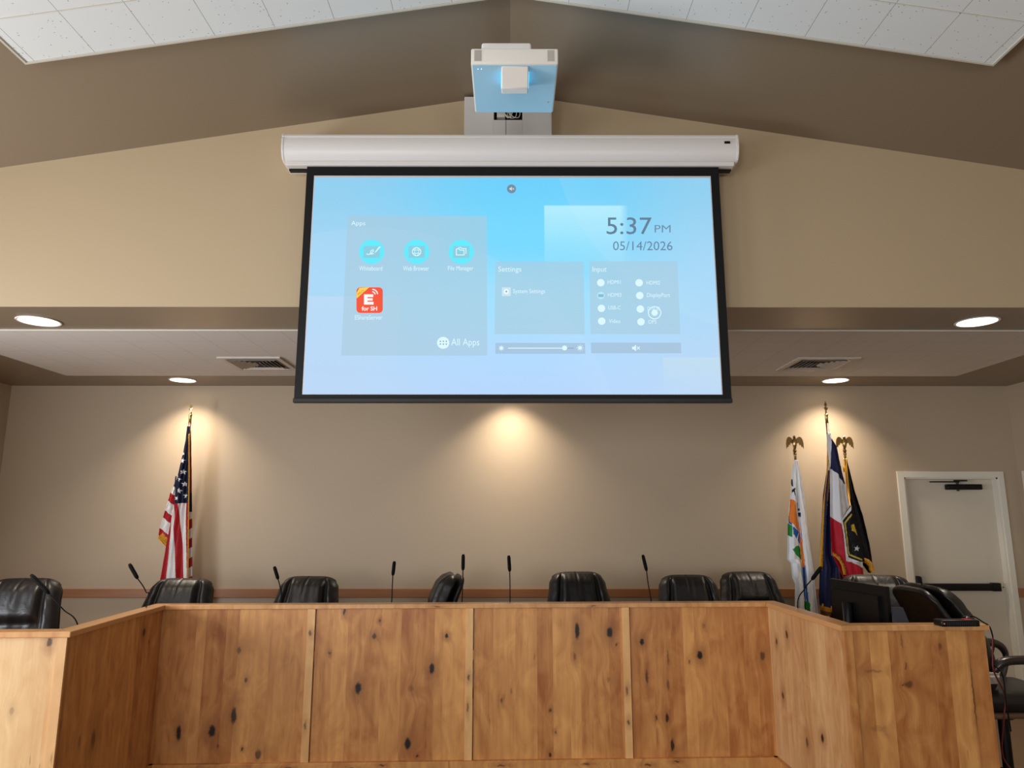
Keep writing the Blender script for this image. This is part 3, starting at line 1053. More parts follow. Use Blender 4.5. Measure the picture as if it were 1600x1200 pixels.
sc_text('for SH', 565.5, 479.3, 589.5, 486, (255, 250, 250), bold=0.02)
# rotated ribbon lettering
c_ = sc_text('PRO', 559.0, 455.2, 570.0, 459.2, (206, 132, 60))
_me = c_.data
_c = S(565.0, 458.0, 4) - scr.location
_rm = Matrix.Translation(_c) @ Matrix.Rotation(R(-42), 4, 'Y') @ Matrix.Translation(-_c)
_me.transform(_rm)
# all apps button
sc_poly(circ(692.5, 536, 9.6), 2, WHT, 'button_icon')
m = MB()
for i in range(3):
    for j in range(2):
        m.poly([S(x, y, 3) for x, y in circ(688.2 + i * 4.6, 533.7 + j * 4.4, 1.1, 8)])
sc_part(m, 'icon_mark', em((110, 150, 170)), parent=img, fix=False)
# settings
sc_poly(rrect(784, 449.3, 798, 463, 1.5), 2, (204, 232, 240), 'button_icon')
m = MB()
strip_into(m, circ(791, 456, 3, 16) + [circ(791, 456, 3, 16)[0]], 2.2, 3)
sc_part(m, 'icon_mark', em((235, 252, 255)), parent=img, fix=False)
sc_poly(circ(791, 456, 1.2, 10), 4, (110, 160, 180), 'icon_mark')
for i, (x, y) in enumerate(((938.5, 442), (938.8, 462), (939.5, 482), (940, 502), (998.4, 442), (999.4, 462), (1000.3, 483), (1001.3, 503))):
    sc_poly(circ(x, y, 5.9), 2, WHT if i != 1 else (190, 232, 246), 'input_icon')
    if i == 1:
        sc_poly([(x - 4.5, y - 2), (x + 4.5, y - 2), (x + 4, y + 2.4), (x - 4, y + 2.4)], 3, (132, 190, 214), 'icon_mark')
m = MB()
strip_into(m, circ(1022.5, 489, 9.8, 30) + [circ(1022.5, 489, 9.8, 30)[0]], 1.5, 5)
m.poly([S(x, y, 5) for x, y in circ(1022.5, 489, 5, 20)])
sc_part(m, 'pointer', em(WHT), parent=img, fix=False)
# brightness slider
m = MB()
strip_into(m, [(794, 544.3), (882, 544.3)], 1.3, 3)
m.poly([S(x, y, 4) for x, y in circ(882, 544, 4, 18)])
m.poly([S(x, y, 3) for x, y in circ(783.3, 544.3, 2.8, 14)])
m.poly([S(x, y, 3) for x, y in circ(906, 543.8, 2.8, 14)])
for (cx, cy, r0, r1) in ((783.3, 544.3, 3.2, 4.2), (906, 543.8, 3, 5)):
    for k in range(8):
        a = k * math.pi / 4
        strip_into(m, [(cx + r0 * math.cos(a), cy + r0 * math.sin(a)), (cx + r1 * math.cos(a), cy + r1 * math.sin(a))], 0.8, 3)
sc_part(m, 'slider', em(WHT), parent=img, fix=False)
m = MB(); strip_into(m, [(886, 544.3), (896, 544.3)], 1.2, 2)
sc_part(m, 'slider_track', em((140, 170, 190)), parent=img, fix=False)


def speaker(cx, cy, s, lay, rgb, name):
    m = MB()
    m.poly([S(cx - 6 * s, cy - 2 * s, lay), S(cx - 3.5 * s, cy - 2 * s, lay), S(cx, cy - 5.2 * s, lay), S(cx, cy + 5.2 * s, lay), S(cx - 3.5 * s, cy + 2 * s, lay), S(cx - 6 * s, cy + 2 * s, lay)])
    strip_into(m, [(cx + 1.5 * s, cy - 2.2 * s), (cx + 5.8 * s, cy + 2.2 * s)], 1.1 * s, lay)
    strip_into(m, [(cx + 5.8 * s, cy - 2.2 * s), (cx + 1.5 * s, cy + 2.2 * s)], 1.1 * s, lay)
    sc_part(m, name, em(rgb), parent=img, fix=False)


speaker(993.5, 544, 1.0, 3, WHT, 'mute_icon')
sc_poly(circ(799, 295.6, 7.1, 26), 2, (120, 142, 162), 'mute_button')
speaker(799.5, 295.6, 0.62, 3, (205, 226, 238), 'icon_mark')

# ------------------------------------------------------------------ wall arm and projector
pm = empty('projector_mount', (-0.02, HEAD_Y, 4.25), label='white wall plate and arm fixed above the screen case, holding the projector', cat='projector mount')


def part_at(root, mb, name, m, smooth=False, **k):
    off = root.location
    mb.v = [(v[0] - off.x, v[1] - off.y, v[2] - off.z) for v in mb.v]
    return mb.build(name, m, root, smooth, **k)


wy = 4.43
wp0, wp1 = P(725.5, 151, wy), P(861.5, 151, wy)
ztop = min(wp0.z, APEX - SL * 0.335 - 0.002)
M_plate = mat('light grey plate', (214, 210, 204), 0.4)
ox0, ox1 = P(771.5, 182, wy).x, P(816, 182, wy).x
oz0 = P(800, 187.5, wy).z
oz1 = oz0 + 0.2
pl = MB()
pl.box(wp0.x, ox0, wy, HEAD_Y - 0.001, 4.207, ztop, 0.004)
pl.box(ox1, wp1.x, wy, HEAD_Y - 0.001, 4.207, ztop, 0.004)
pl.box(ox0 - 0.001, ox1 + 0.001, wy, HEAD_Y - 0.001, 4.207, oz0)
pl.box(ox0 - 0.001, ox1 + 0.001, wy, HEAD_Y - 0.001, oz1, ztop)
part_at(pm, pl, 'wall_plate', M_plate)
part_at(pm, MB().box(ox0, ox1, HEAD_Y - 0.008, HEAD_Y - 0.002, oz0, oz1), 'recess', M_dark)
part_at(pm, MB().box(ox0 + 0.02, (ox0 + ox1) / 2 - 0.02, wy + 0.012, HEAD_Y - 0.01, oz0 + 0.03, oz1 - 0.05, 0.004), 'outlet', M_white)
part_at(pm, MB().box((ox0 + ox1) / 2 + 0.0, ox1 - 0.02, wy + 0.02, HEAD_Y - 0.01, oz0 + 0.035, oz1 - 0.06, 0.004), 'connector_block', M_black)
part_at(pm, MB().box(-0.031, -0.028, wy - 0.001, wy + 0.002, 4.207, oz0), 'seam', M_dark)
cb = MB()
rr = random.Random(3)
for k in range(5):
    xa = ox0 + 0.02 + rr.random() * (ox1 - ox0 - 0.04)
    xb = ox0 + 0.02 + rr.random() * (ox1 - ox0 - 0.04)
    cb.tube(spline([(xa, wy + 0.01, oz1), (xa * 0.6 + xb * 0.4, wy - 0.004, oz0 + 0.035 + rr.random() * 0.03), (xb, wy + 0.006, oz0 + 0.03), (xb, wy + 0.005, oz1)]), 0.003, 6)
part_at(pm, cb, 'cables', M_white, True)

PH = 4.10                        # underside height of the projector
pf, pk = P(804, 100, 1), P(804, 176, 1)
slope_f = (pf.z - CAM_Z); slope_k = (pk.z - CAM_Z)
yf, yk = (PH - CAM_Z) / slope_f, (PH - CAM_Z) / slope_k
pxl, pxr = P(735.5, 100, yf).x, P(872, 100, yf).x
PT = P(804, 75.5, yf).z
arm = MB().prism([(yf + 0.2, PT + 0.01), (yk - 0.05, PT + 0.03), (wy + 0.001, 4.46), (wy + 0.001, 4.53), (yf + 0.2, PT + 0.06)], 'x', -0.09, 0.07)
arm.box(-0.13, 0.11, wy - 0.02, wy + 0.001, 4.465, 4.545, 0.006)
part_at(pm, arm, 'arm', M_white_metal, True)
hx0, hx1 = P(751.5, 72, yf).x, P(830, 72, yf).x
hz = P(800, 66, yf + 0.03).z
part_at(pm, MB().box(hx0, hx1, yf + 0.03, yf + 0.28, PT + 0.0005, hz, 0.012, 3), 'arm_head', M_white_metal, True)

pj = empty('projector', ((pxl + pxr) / 2, (yf + yk) / 2, PH), label='white short-throw projector hanging above the screen with blue light underneath', cat='projector')
M_body = mat('projector body', (232, 226, 216), 0.42)
part_at(pj, MB().box(pxl, pxr, yf, yk, PH, PT, 0.008, 3), 'body', M_body, True)
part_at(pj, MB().box(pxl + 0.008, pxr - 0.008, yf + 0.008, yk - 0.008, PH - 0.003, PH), 'underside_cover', mat('underside cover', (176, 212, 230), 0.35))  # white cover; the blue light on it is painted in as a cyan tint
# vent grilles on the face
M_gr = mat('grille grey', (178, 172, 164), 0.5)
for (a, b_) in ((741, 752), (855, 866)):
    g0, g1 = P(a, 78.5, yf), P(b_, 95.5, yf)
    g = MB().box(g0.x, g1.x, yf - 0.0012, yf + 0.001, g1.z, g0.z)
    part_at(pj, g, 'vent_grille', M_gr)
    nn = 12
    g = MB()
    for k in range(nn):
        z = g1.z + (g0.z - g1.z) * (k + 0.5) / nn
        g.box(g0.x, g1.x, yf - 0.002, yf - 0.001, z - 0.001, z + 0.001)
    for k in range(8):
        x = g0.x + (g1.x - g0.x) * (k + 0.5) / 8
        g.box(x - 0.0008, x + 0.0008, yf - 0.002, yf - 0.001, g1.z, g0.z)
    part_at(pj, g, 'grille_mesh', mat('grille lines', (205, 198, 188), 0.5))
# lens hood under the body
hd0, hd1 = P(783, 103, yf + 0.02).x, P(825.5, 103, yf + 0.02).x
HB = PH - 0.085
hp = [(yf + 0.015, PH - 0.002), (yf + 0.2, PH - 0.002), (yf + 0.15, HB + 0.03), (yf + 0.115, HB), (yf + 0.05, HB)]
yb = (HB - CAM_Z) / (P(800, 138, 1).z - CAM_Z)
yb2 = (HB - CAM_Z) / (P(800, 147, 1).z - CAM_Z)
hp = [(yf + 0.012, PH - 0.002), (yb, HB), (yb2, HB), (yb2 + 0.05, PH - 0.002)]
h_ = part_at(pj, MB().prism(hp, 'x', hd0, hd1), 'lens_hood', M_body, 30)
bv = h_.modifiers.new('b', 'BEVEL'); bv.width = 0.006; bv.segments = 3
# blue light leaving the optics on both sides of the hood
M_opt = emit('blue projector light', (90, 205, 255), 1.6)
part_at(pj, MB().box(hd0 - 0.004, hd0 - 0.001, yb - 0.03, yb2 + 0.02, PH - 0.04, PH - 0.006), 'light_window', M_opt)
part_at(pj, MB().box(hd1 + 0.001, hd1 + 0.004, yb - 0.03, yb2 + 0.02, PH - 0.04, PH - 0.006), 'light_window', M_opt)
M_led = emit('indicator', (210, 240, 255), 3.0)
for (a, b_) in ((746.6, 108), (752, 108)):
    s_ = (PH - 0.004 - CAM_Z) / (P(a, b_, 1).z - CAM_Z)
    q = P(a, b_, s_)
    part_at(pj, MB().lathe([(0.0018, -0.001), (0.0018, 0.001)], (q.x, q.y, PH - 0.004), 10), 'indicator_light', M_led)
q = P(856, 159.5, (PH - 0.004 - CAM_Z) / (P(856, 159.5, 1).z - CAM_Z))
part_at(pj, MB().lathe([(0.006, -0.001), (0.006, 0.001)], (q.x, q.y, PH - 0.004), 14), 'sensor', M_gr)

# ------------------------------------------------------------------ chairs
M_leather, _nt, _b = nmat('black creased leather')
_b.inputs['Base Color'].default_value = lin((15, 12, 13)) + (1,)
_b.inputs['Roughness'].default_value = 0.42
_b.inputs['Specular IOR Level'].default_value = 0.5
_tc = _nt.nodes.new('ShaderNodeTexCoord')
_n1 = _nt.nodes.new('ShaderNodeTexNoise'); _n1.inputs['Scale'].default_value = 9; _n1.inputs['Detail'].default_value = 6; _n1.inputs['Distortion'].default_value = 1.2
_n2 = _nt.nodes.new('ShaderNodeTexVoronoi'); _n2.inputs['Scale'].default_value = 160
_mp = _nt.nodes.new('ShaderNodeMapping'); _mp.inputs['Scale'].default_value = (1.0, 1, 1.5)
_nt.links.new(_tc.outputs['Object'], _mp.inputs[0])
_nt.links.new(_mp.outputs[0], _n1.inputs[0]); _nt.links.new(_tc.outputs['Object'], _n2.inputs[0])
_b1 = _nt.nodes.new('ShaderNodeBump'); _b1.inputs['Strength'].default_value = 0.3; _b1.inputs['Distance'].default_value = 0.012
_b2 = _nt.nodes.new('ShaderNodeBump'); _b2.inputs['Strength'].default_value = 0.15; _b2.inputs['Distance'].default_value = 0.001
_nt.links.new(_n1.outputs[0], _b1.inputs['Height']); _nt.links.new(_n2.outputs[0], _b2.inputs['Height'])
_nt.links.new(_b1.outputs[0], _b2.inputs['Normal']); _nt.links.new(_b2.outputs[0], _b.inputs['Normal'])
M_armwood = mat('dark arm plastic', (40, 32, 30), 0.3, spec=0.6)
M_rim = mat('brown seat shell', (96, 72, 54), 0.4)


def sm(x, a, b):
    t = max(0, min(1, (x - a) / (b - a)))
    return t * t * (3 - 2 * t)


def gs(x):
    return math.exp(-x * x)


def cushion(w_top, w_mid, z0, z1, tf, tb, y_off, seed, detail=True):
    """closed padded back: grid front and back joined"""
    mb = MB()
    nu, nv = 56, 44

    def fn(u, v, front):
        uu = u * 2 - 1
        # rounded superellipse edge
        e = max(0.0, 1 - abs(uu) ** 5) ** 0.5 * max(0.0, 1 - abs(v * 2 - 1) ** 12) ** 0.5
        w = w_mid + (w_top - w_mid) * sm(v, 0.45, 0.98)
        w *= 1 - 0.12 * sm(v, 0.9, 1.0) ** 2
        w *= 0.82 + 0.18 * sm(v, 0, 0.35)
        x = uu * w
        z = z0 + (z1 - z0) * v - 0.035 * abs(uu) ** 5 * sm(v, 0.6, 1)
        lean = 0.17 * v * v + 0.02 * v
        wr = 0.0
        if detail:
            wr = 0.008 * noise.noise(Vector((uu * 5 + seed, v * 2.2, seed))) * e
            wr += 0.0025 * noise.noise(Vector((uu * 9 + seed * 3, v * 5, 1.7))) * e
        if front:
            y = -tf * e
            if detail:
                a = abs(uu)
                y -= 0.028 * sm(a, 0.62, 0.78) * (1 - sm(a, 0.85, 1.0)) * e          # bolsters
                y -= 0.034 * (1 - sm(a, 0.45, 0.62)) * sm(v, 0.62, 0.72) * (1 - sm(v, 0.9, 1.0))   # head pad
                y += 0.022 * gs((a - 0.62) / 0.035) * e                             # seams
                y += 0.016 * gs((v - 0.6) / 0.03) * (1 - sm(a, 0.55, 0.65))         # fold under the head pad
                y += 0.010 * gs((uu + 0.05) / 0.025) * sm(v, 0.72, 0.95)
                # gathers radiating from the head pad
                y += 0.0025 * math.sin(uu * 24 + seed) * gs((v - 0.55) / 0.07) * (1 - sm(a, 0.55, 0.62))
                y += 0.003 * math.sin(v * 50 + a * 9 + seed) * sm(a, 0.64, 0.72) * e
                y -= wr
        else:
            y = tb * e + wr * 0.5
        return (x, y + lean + y_off, z)
    mb.grid(lambda u, v: fn(u, v, True), nu, nv)
    mb.grid(lambda u, v: fn(u, v, False), nu, nv)
    bm = bmesh.new()
    for v in mb.v:
        bm.verts.new(v)
    bm.verts.ensure_lookup_table()
    for f in mb.f:
        try:
            bm.faces.new([bm.verts[i] for i in f])
        except ValueError:
            pass
    bmesh.ops.remove_doubles(bm, verts=bm.verts[:], dist=0.0004)
    out = MB()
    out.frombm(bm)
    return out


def make_chair(label, seed=0, dz=0.0):
    r = empty('office_chair', label=label, cat='chair', group='black leather high-back chairs behind the desk')
    cushion(0.245, 0.30, 0.5 + dz, 1.25, 0.055, 0.03, 0.20, seed).build('backrest', M_leather, r, 'all')
    cushion(0.225, 0.275, 0.47 + dz, 1.235, 0.02, 0.05, 0.262, seed + 3, False).build('back_shell', M_leather, r, 'all')
    st = MB().box(-0.27, 0.27, -0.28, 0.27, 0.40, 0.52, 0.055, 5)
    st.v = [(x, y, z + dz - 0.04 * sm(-y, 0.12, 0.3) + 0.012 * math.cos(x * 6)) for x, y, z in st.v]
    st.build('seat', M_leather, r, 'all')
    MB().box(-0.255, 0.255, -0.24, 0.25, 0.365 + dz, 0.40 + dz, 0.015, 3).build('seat_shell', M_rim, r, True)
    for sx in (-1, 1):
        pts = spline([(sx * 0.285, 0.22, 0.60), (sx * 0.30, 0.16, 0.685), (sx * 0.31, 0.02, 0.70), (sx * 0.312, -0.14, 0.70), (sx * 0.31, -0.23, 0.675), (sx * 0.30, -0.255, 0.60), (sx * 0.285, -0.2, 0.47), (sx * 0.26, -0.12, 0.40)], 6)
        a = MB().tube([p + Vector((0, 0, dz)) for p in pts], [0.022 + 0.012 * sm(p.z, 0.6, 0.69) for p in pts], 10, 0.75)
        a.build('armrest', M_armwood, r, 'all')
    c = MB().lathe([(0.028, 0.14), (0.028, 0.30 + dz), (0.055, 0.31 + dz), (0.055, 0.37 + dz)], seg=18)
    c.box(-0.1, 0.1, -0.12, 0.12, 0.345 + dz, 0.366 + dz, 0.006)
    c.build('gas_lift', M_black, r, True)
    for k in range(5):
        a = 2 * math.pi * k / 5 + 0.3
        ca, sa = math.cos(a), math.sin(a)
        l = MB().tube([(0.02 * ca, 0.02 * sa, 0.15), (0.15 * ca, 0.15 * sa, 0.13), (0.3 * ca, 0.3 * sa, 0.085)], [0.032, 0.024, 0.017], 8, 0.8)
        lg = l.build('base_leg', M_black, r, 'all')
        w = MB()
        for o_ in (-0.014, 0.014):
            M = Matrix.Rotation(a + math.pi / 2, 4, 'Z') @ Matrix.Rotation(math.pi / 2, 4, 'X')
            w.lathe([(0.018, -0.008), (0.027, -0.006), (0.027, 0.006), (0.018, 0.008)], (0.3 * ca - o_ * sa, 0.3 * sa + o_ * ca, 0.0275), 16, M=Matrix.Rotation(a, 4, 'Z') @ Matrix.Rotation(math.pi / 2, 4, 'X'))
        w.build('caster', M_black, lg, True)
    return r


def copy_tree(o, parent=None):
    c = o.copy()
    COL.objects.link(c)
    c.parent = parent
    for ch in list(o.children):
        copy_tree(ch, c)
    return c


# (px of centre, depth of the back, py of the top edge, turn in degrees, label, width scale)
chairs = [
    (44, 5.35, 903, 8, 'black leather chair with a puffed head pad, farthest left, behind the pale desk end', 1.05),
    (289, 6.25, 903, 0, 'black leather chair in front of the striped flag', 1.08),
    (486, 6.25, 900, -4, 'black leather chair with a centre crease, second of those behind the long middle section', 1.03),
    (706, 6.1, 894, -78, 'black leather chair turned sideways, seen edge on near the middle', 1.0),
    (901, 6.25, 893, 5, 'black leather chair standing alone right of the centre, between two microphones', 0.98),
    (1073, 6.25, 898, 0, 'lower black leather chair of the touching pair, right next to a microphone', 1.0),
    (1166, 6.85, 893, 4, 'higher black leather chair of the touching pair, left of the white flag', 1.08),
    (1366, 5.95, 898, -14, 'black leather chair behind the black monitor at the right', 1.12),
    (1440, 4.80, 912, 93, 'black leather chair turned away at the right, its arms beside the desk end', 1.0),
]
protos = {}
first = None
for i, (px, dep, py, turn, lab, ws_) in enumerate(chairs):
    if first is None:
        r = first = make_chair(lab, 1.3)
    elif i == 8:
        r = make_chair(lab, 4.1, 0.15)
    else:
        r = copy_tree(first)
        r['label'] = lab
    top = P(px, py, dep)
    sz = top.z / 1.25
    a = R(turn)
    # the back's top centre sits at local (0, 0.39)
    off = Vector((-math.sin(a) * 0.39, math.cos(a) * 0.39, 0)) * (1.15 if i == 8 else 1.0)
    r.location = (top.x - off.x, top.y - off.y, 0)
    r.rotation_euler = (0, 0, a)
    r.scale = (ws_, 1.15 if i == 8 else 1, sz)

# ------------------------------------------------------------------ microphones
M_mic = mat('matte black microphone', (4, 4, 4), 0.6, spec=0.15)
M_foam = mat('microphone head', (4, 4, 4), 0.75, bump=0.4, bscale=700, spec=0.15)


def mic(pts, dep, base, label):
    """pts: head top, head bottom, stem points in the photo at depth dep; the stem ends on the work surface"""
    q = [P(a, b, dep) for a, b in pts]
    bp_ = Vector(base)
    bp_.z += 0.0005
    r = empty('gooseneck_microphone', bp_, label=label, cat='microphone', group='black gooseneck microphones on the desk')
    loc = lambda p: p - bp_
    head = MB()
    a, b = loc(q[0]), loc(q[1])
    n = 8
    hp_ = [a.lerp(b, k / n) for k in range(n + 1)]
    rad = [0.0085, 0.0125, 0.013, 0.013, 0.013, 0.013, 0.013, 0.0125, 0.008]
    head.tube(hp_, rad, 12)
    head.build('microphone_head', M_foam, r, 'all')
    sp = spline([loc(p) for p in q[1:]] + [Vector((0, 0, 0.03))], 8)
    MB().tube(sp, 0.004, 8).build('gooseneck', M_mic, r, 'all')
    MB().lathe([(0.05, 0), (0.052, 0.006), (0.046, 0.018), (0.018, 0.026), (0.01, 0.04)], seg=24).build('base', M_mic, r, True)
    return r


def wsz(px, dep, s_y=None):
    return (P(px, 960, dep).x, dep, WS)


mic([(50, 898), (78, 927), (100, 952), (123, 977)], 4.42, (-2.52, 4.46, WS), 'gooseneck microphone leaning left in front of the far left chair')
mic([(203, 881), (216, 904), (224, 915), (229, 925), (232, 937)], 5.0, (-2.52, 5.0, WS), 'bent gooseneck microphone left of the chair by the striped flag')
mic([(429, 885), (435, 905), (438, 917), (440, 935)], 5.42, (-1.68, 5.42, WS), 'gooseneck microphone partly behind the chair with a centre crease')
mic([(616.5, 877), (614, 899), (613, 920), (612, 942)], 5.42, (-0.89, 5.42, WS), 'gooseneck microphone with no chair beside it, left of the sideways chair')
mic([(724, 866), (723.5, 891), (723, 915), (722, 940)], 5.42, (-0.36, 5.42, WS), 'tall gooseneck microphone at the right edge of the sideways chair')
mic([(795, 868), (796.5, 893), (797, 915), (797, 940)], 5.42, (0.0, 5.42, WS), 'straight gooseneck microphone directly below the middle of the screen')
mic([(1004.5, 867), (1010.5, 892), (1013, 912), (1018, 940)], 5.45, (1.09, 5.45, WS), 'gooseneck microphone leaning left beside the touching pair of chairs')
mic([(1284, 886), (1269, 906), (1258, 920), (1247, 948)], 4.95, (1.975, 4.95, WS), 'bent gooseneck microphone in front of the white flag')

# ------------------------------------------------------------------ monitor, small display, device and cables on the right wing
mo = empty('computer_monitor', (2.2, 4.72, WS), R(0), label='black computer monitor seen from behind on the right wing of the desk', cat='monitor')
A = P(1297, 903.5, 5.0); B = P(1385, 917.5, 4.42)
dirv = Vector((B.x - A.x, B.y - A.y, 0)); W = dirv.length; dirv.normalize()
nrm = Vector((-dirv.y, dirv.x, 0))          # towards +x, the viewing side
if nrm.x < 0:
    nrm = -nrm
def pan(u, n, z):
    return Vector((A.x, A.y, 0)) + dirv * u + nrm * n + Vector((0, 0, z))
zt_ = (A.z + B.z) / 2
mb = MB()
for (u0, u1, n0, n1, z0, z1) in ((0, W, 0, 0.022, zt_ - 0.37, zt_), (0.06, W - 0.06, -0.02, 0.0, zt_ - 0.32, zt_ - 0.06)):
    vs = [pan(u, n, z) for z in (z0, z1) for (u, n) in ((u0, n0), (u1, n0), (u1, n1), (u0, n1))]
    mb.add(vs, [(0, 1, 2, 3), (4, 5, 6, 7), (0, 1, 5, 4), (1, 2, 6, 5), (2, 3, 7, 6), (3, 0, 4, 7)])
part_at(mo, mb, 'display_housing', M_black)
mb = MB()
c0 = pan(W * 0.42, -0.045, 0)
mb.tube([(c0.x, c0.y, WS + 0.01), (c0.x, c0.y, zt_ - 0.13)], 0.03, 14)
part_at(mo, mb, 'stand_neck', mat('glossy black neck', (20, 22, 26), 0.2), 'all')
part_at(mo, MB().lathe([(0.12, 0), (0.12, 0.008), (0.04, 0.014)], (c0.x, c0.y, WS + 0.001), 28), 'stand_base', M_black, True)
mb = MB()
vs = [pan(u, n, z) for z in (zt_ - 0.36, zt_ - 0.01) for (u, n) in ((0.01, 0.0221), (W - 0.01, 0.0221), (W - 0.01, 0.024), (0.01, 0.024))]
mb.add(vs, [(0, 1, 2, 3), (4, 5, 6, 7), (0, 1, 5, 4), (1, 2, 6, 5), (2, 3, 7, 6), (3, 0, 4, 7)])
part_at(mo, mb, 'display_glass', mat('dark display glass', (8, 8, 10), 0.12))

tb = empty('desk_display', (2.30, 4.35, WS), 0, label='small dark slanted screen beside the monitor, just above the desk cap', cat='display')
a0, a1, a2, a3 = P(1394, 949, 4.42), P(1412, 949.5, 4.42), P(1424, 978, 4.36), P(1400, 978, 4.36)
dn = (a3 - a0) * 2.2
mb = MB()
vs = [a0, a1, a1 + (a2 - a1) * 3.2, a0 + (a3 - a0) * 3.2]
vs = vs + [v + Vector((0, 0.015, 0)) for v in vs]
mb.add(vs, [(0, 1, 2, 3), (7, 6, 5, 4), (0, 4, 5, 1), (1, 5, 6, 2), (2, 6, 7, 3), (3, 7, 4, 0)])
part_at(tb, mb, 'screen', mat('blue-grey plastic', (44, 48, 58), 0.35))
part_at(tb, MB().box(2.2, 2.31, 4.29, 4.375, WS + 0.0005, WS + 0.14, 0.006), 'foot', M_black)

# small device lying on the cap
dv0, dv1 = P(1472, 978, 4.13), P(1534, 978, 4.13)
dv = empty('radio_receiver', ((dv0.x + dv1.x) / 2, 4.17, CZ1), DA, label='small black device with a red mark lying on the right end of the desk', cat='device')
hw = (dv1.x - dv0.x) / 2
MB().box(-hw, hw, -0.04, 0.04, 0.0005, 0.036, 0.008, 3).build('housing', M_black, dv, True)
rb = MB()
for k in range(14):
    rb.box(-hw + 0.03 + k * 0.012, -hw + 0.036 + k * 0.012, -0.0425, -0.038, 0.008, 0.028)
rb.build('ribs', mat('black rubber', (26, 27, 30), 0.6), dv)
MB().box(0.04, 0.075, -0.03, 0.02, 0.036, 0.038).build('red_button', mat('red plastic', (190, 50, 48), 0.4), dv)
MB().lathe([(0.004, -0.002), (0.004, 0.002)], (-hw + 0.014, -0.041, 0.018), 10, M=Matrix.Rotation(R(90), 4, 'X')).build('indicator', mat('amber lens', (230, 130, 100), 0.3), dv)
MB().tube([(0.07, 0.02, 0.044), (0.09, 0.02, 0.046)], 0.008, 10).build('plug', mat('metal plug', (190, 190, 195), 0.3, metal=1.0), dv, 'all')

E = D(DW + RFRONT, -RWING)
px_end = E.x
mb = MB().tube(spline([(px_end - 0.14, 4.19, 1.185), (px_end - 0.08, 4.19, 1.188), (px_end - 0.02, 4.20, 1.155), (px_end + 0.03, 4.22, 1.12), (px_end + 0.045, 4.23, 1.02), (px_end + 0.035, 4.25, 0.93), (px_end + 0.10, 4.27, 0.86), (px_end + 0.11, 4.28, 0.70), (px_end + 0.13, 4.3, 0.55)]), 0.004, 7)
tag(mb.build('power_cable', M_black, None, 'all'), 'thin black cable hanging over the right end of the desk', 'cable')
M_red = mat('red cable jacket', (96, 24, 22), 0.6)
mb = MB().tube(spline([(px_end + 0.035, 4.215, 1.07), (px_end + 0.03, 4.23, 0.96), (px_end + 0.035, 4.24, 0.88), (px_end + 0.12, 4.30, 0.74), (px_end + 0.10, 4.3, 0.62), (px_end + 0.12, 4.38, 0.4), (px_end + 0.19, 4.38, 0.28), (px_end + 0.24, 4.32, 0.12), (px_end + 0.24, 4.25, 0.006)]), 0.0045, 7)
tag(mb.build('red_cable', M_red, None, 'all'), 'red cable running from the desk end down to the carpet', 'cable')
bx = P(1553, 1060, 4.35)
pb_ = empty('power_adapter', bx, label='small grey box with a white stripe hanging at the right end of the desk', cat='adapter')
MB().box(-0.03, 0.028, -0.015, 0.03, -0.03, 0.028, 0.004).build('case', mat('grey adapter', (150, 142, 134), 0.5), pb_, True)
MB().box(-0.031, 0.029, -0.016, -0.0145, 0.008, 0.018).build('stripe', M_white, pb_)

# ------------------------------------------------------------------ flags
def in_poly(x, y, poly):
    c = False
    n = len(poly)
    j = n - 1
    for i in range(n):
        xi, yi = poly[i]; xj, yj = poly[j]
        if (yi > y) != (yj > y) and x < (xj - xi) * (y - yi) / (yj - yi) + xi:
            c = not c
        j = i
    return c


def star(cx, cy, r, rot=0.0):
    return [(cx + (r if k % 2 == 0 else r * 0.4) * math.sin(rot + k * math.pi / 5), cy - (r if k % 2 == 0 else r * 0.4) * math.cos(rot + k * math.pi / 5)) for k in range(10)]


M_cloth, _nt, _b = nmat('flag cloth')
_a = _nt.nodes.new('ShaderNodeVertexColor'); _a.layer_name = 'Col'
_nt.links.new(_a.outputs[0], _b.inputs['Base Color'])
_b.inputs['Roughness'].default_value = 0.6
_b.inputs['Sheen Weight'].default_value = 0.0
_b.inputs['Specular IOR Level'].default_value = 0.25


def interp(tab, y):
    if y <= tab[0][0]:
        return tab[0][1]
    for (y0, x0), (y1, x1) in zip(tab[:-1], tab[1:]):
        if y <= y1:
            return x0 + (x1 - x0) * (y - y0) / (y1 - y0)
    return tab[-1][1]


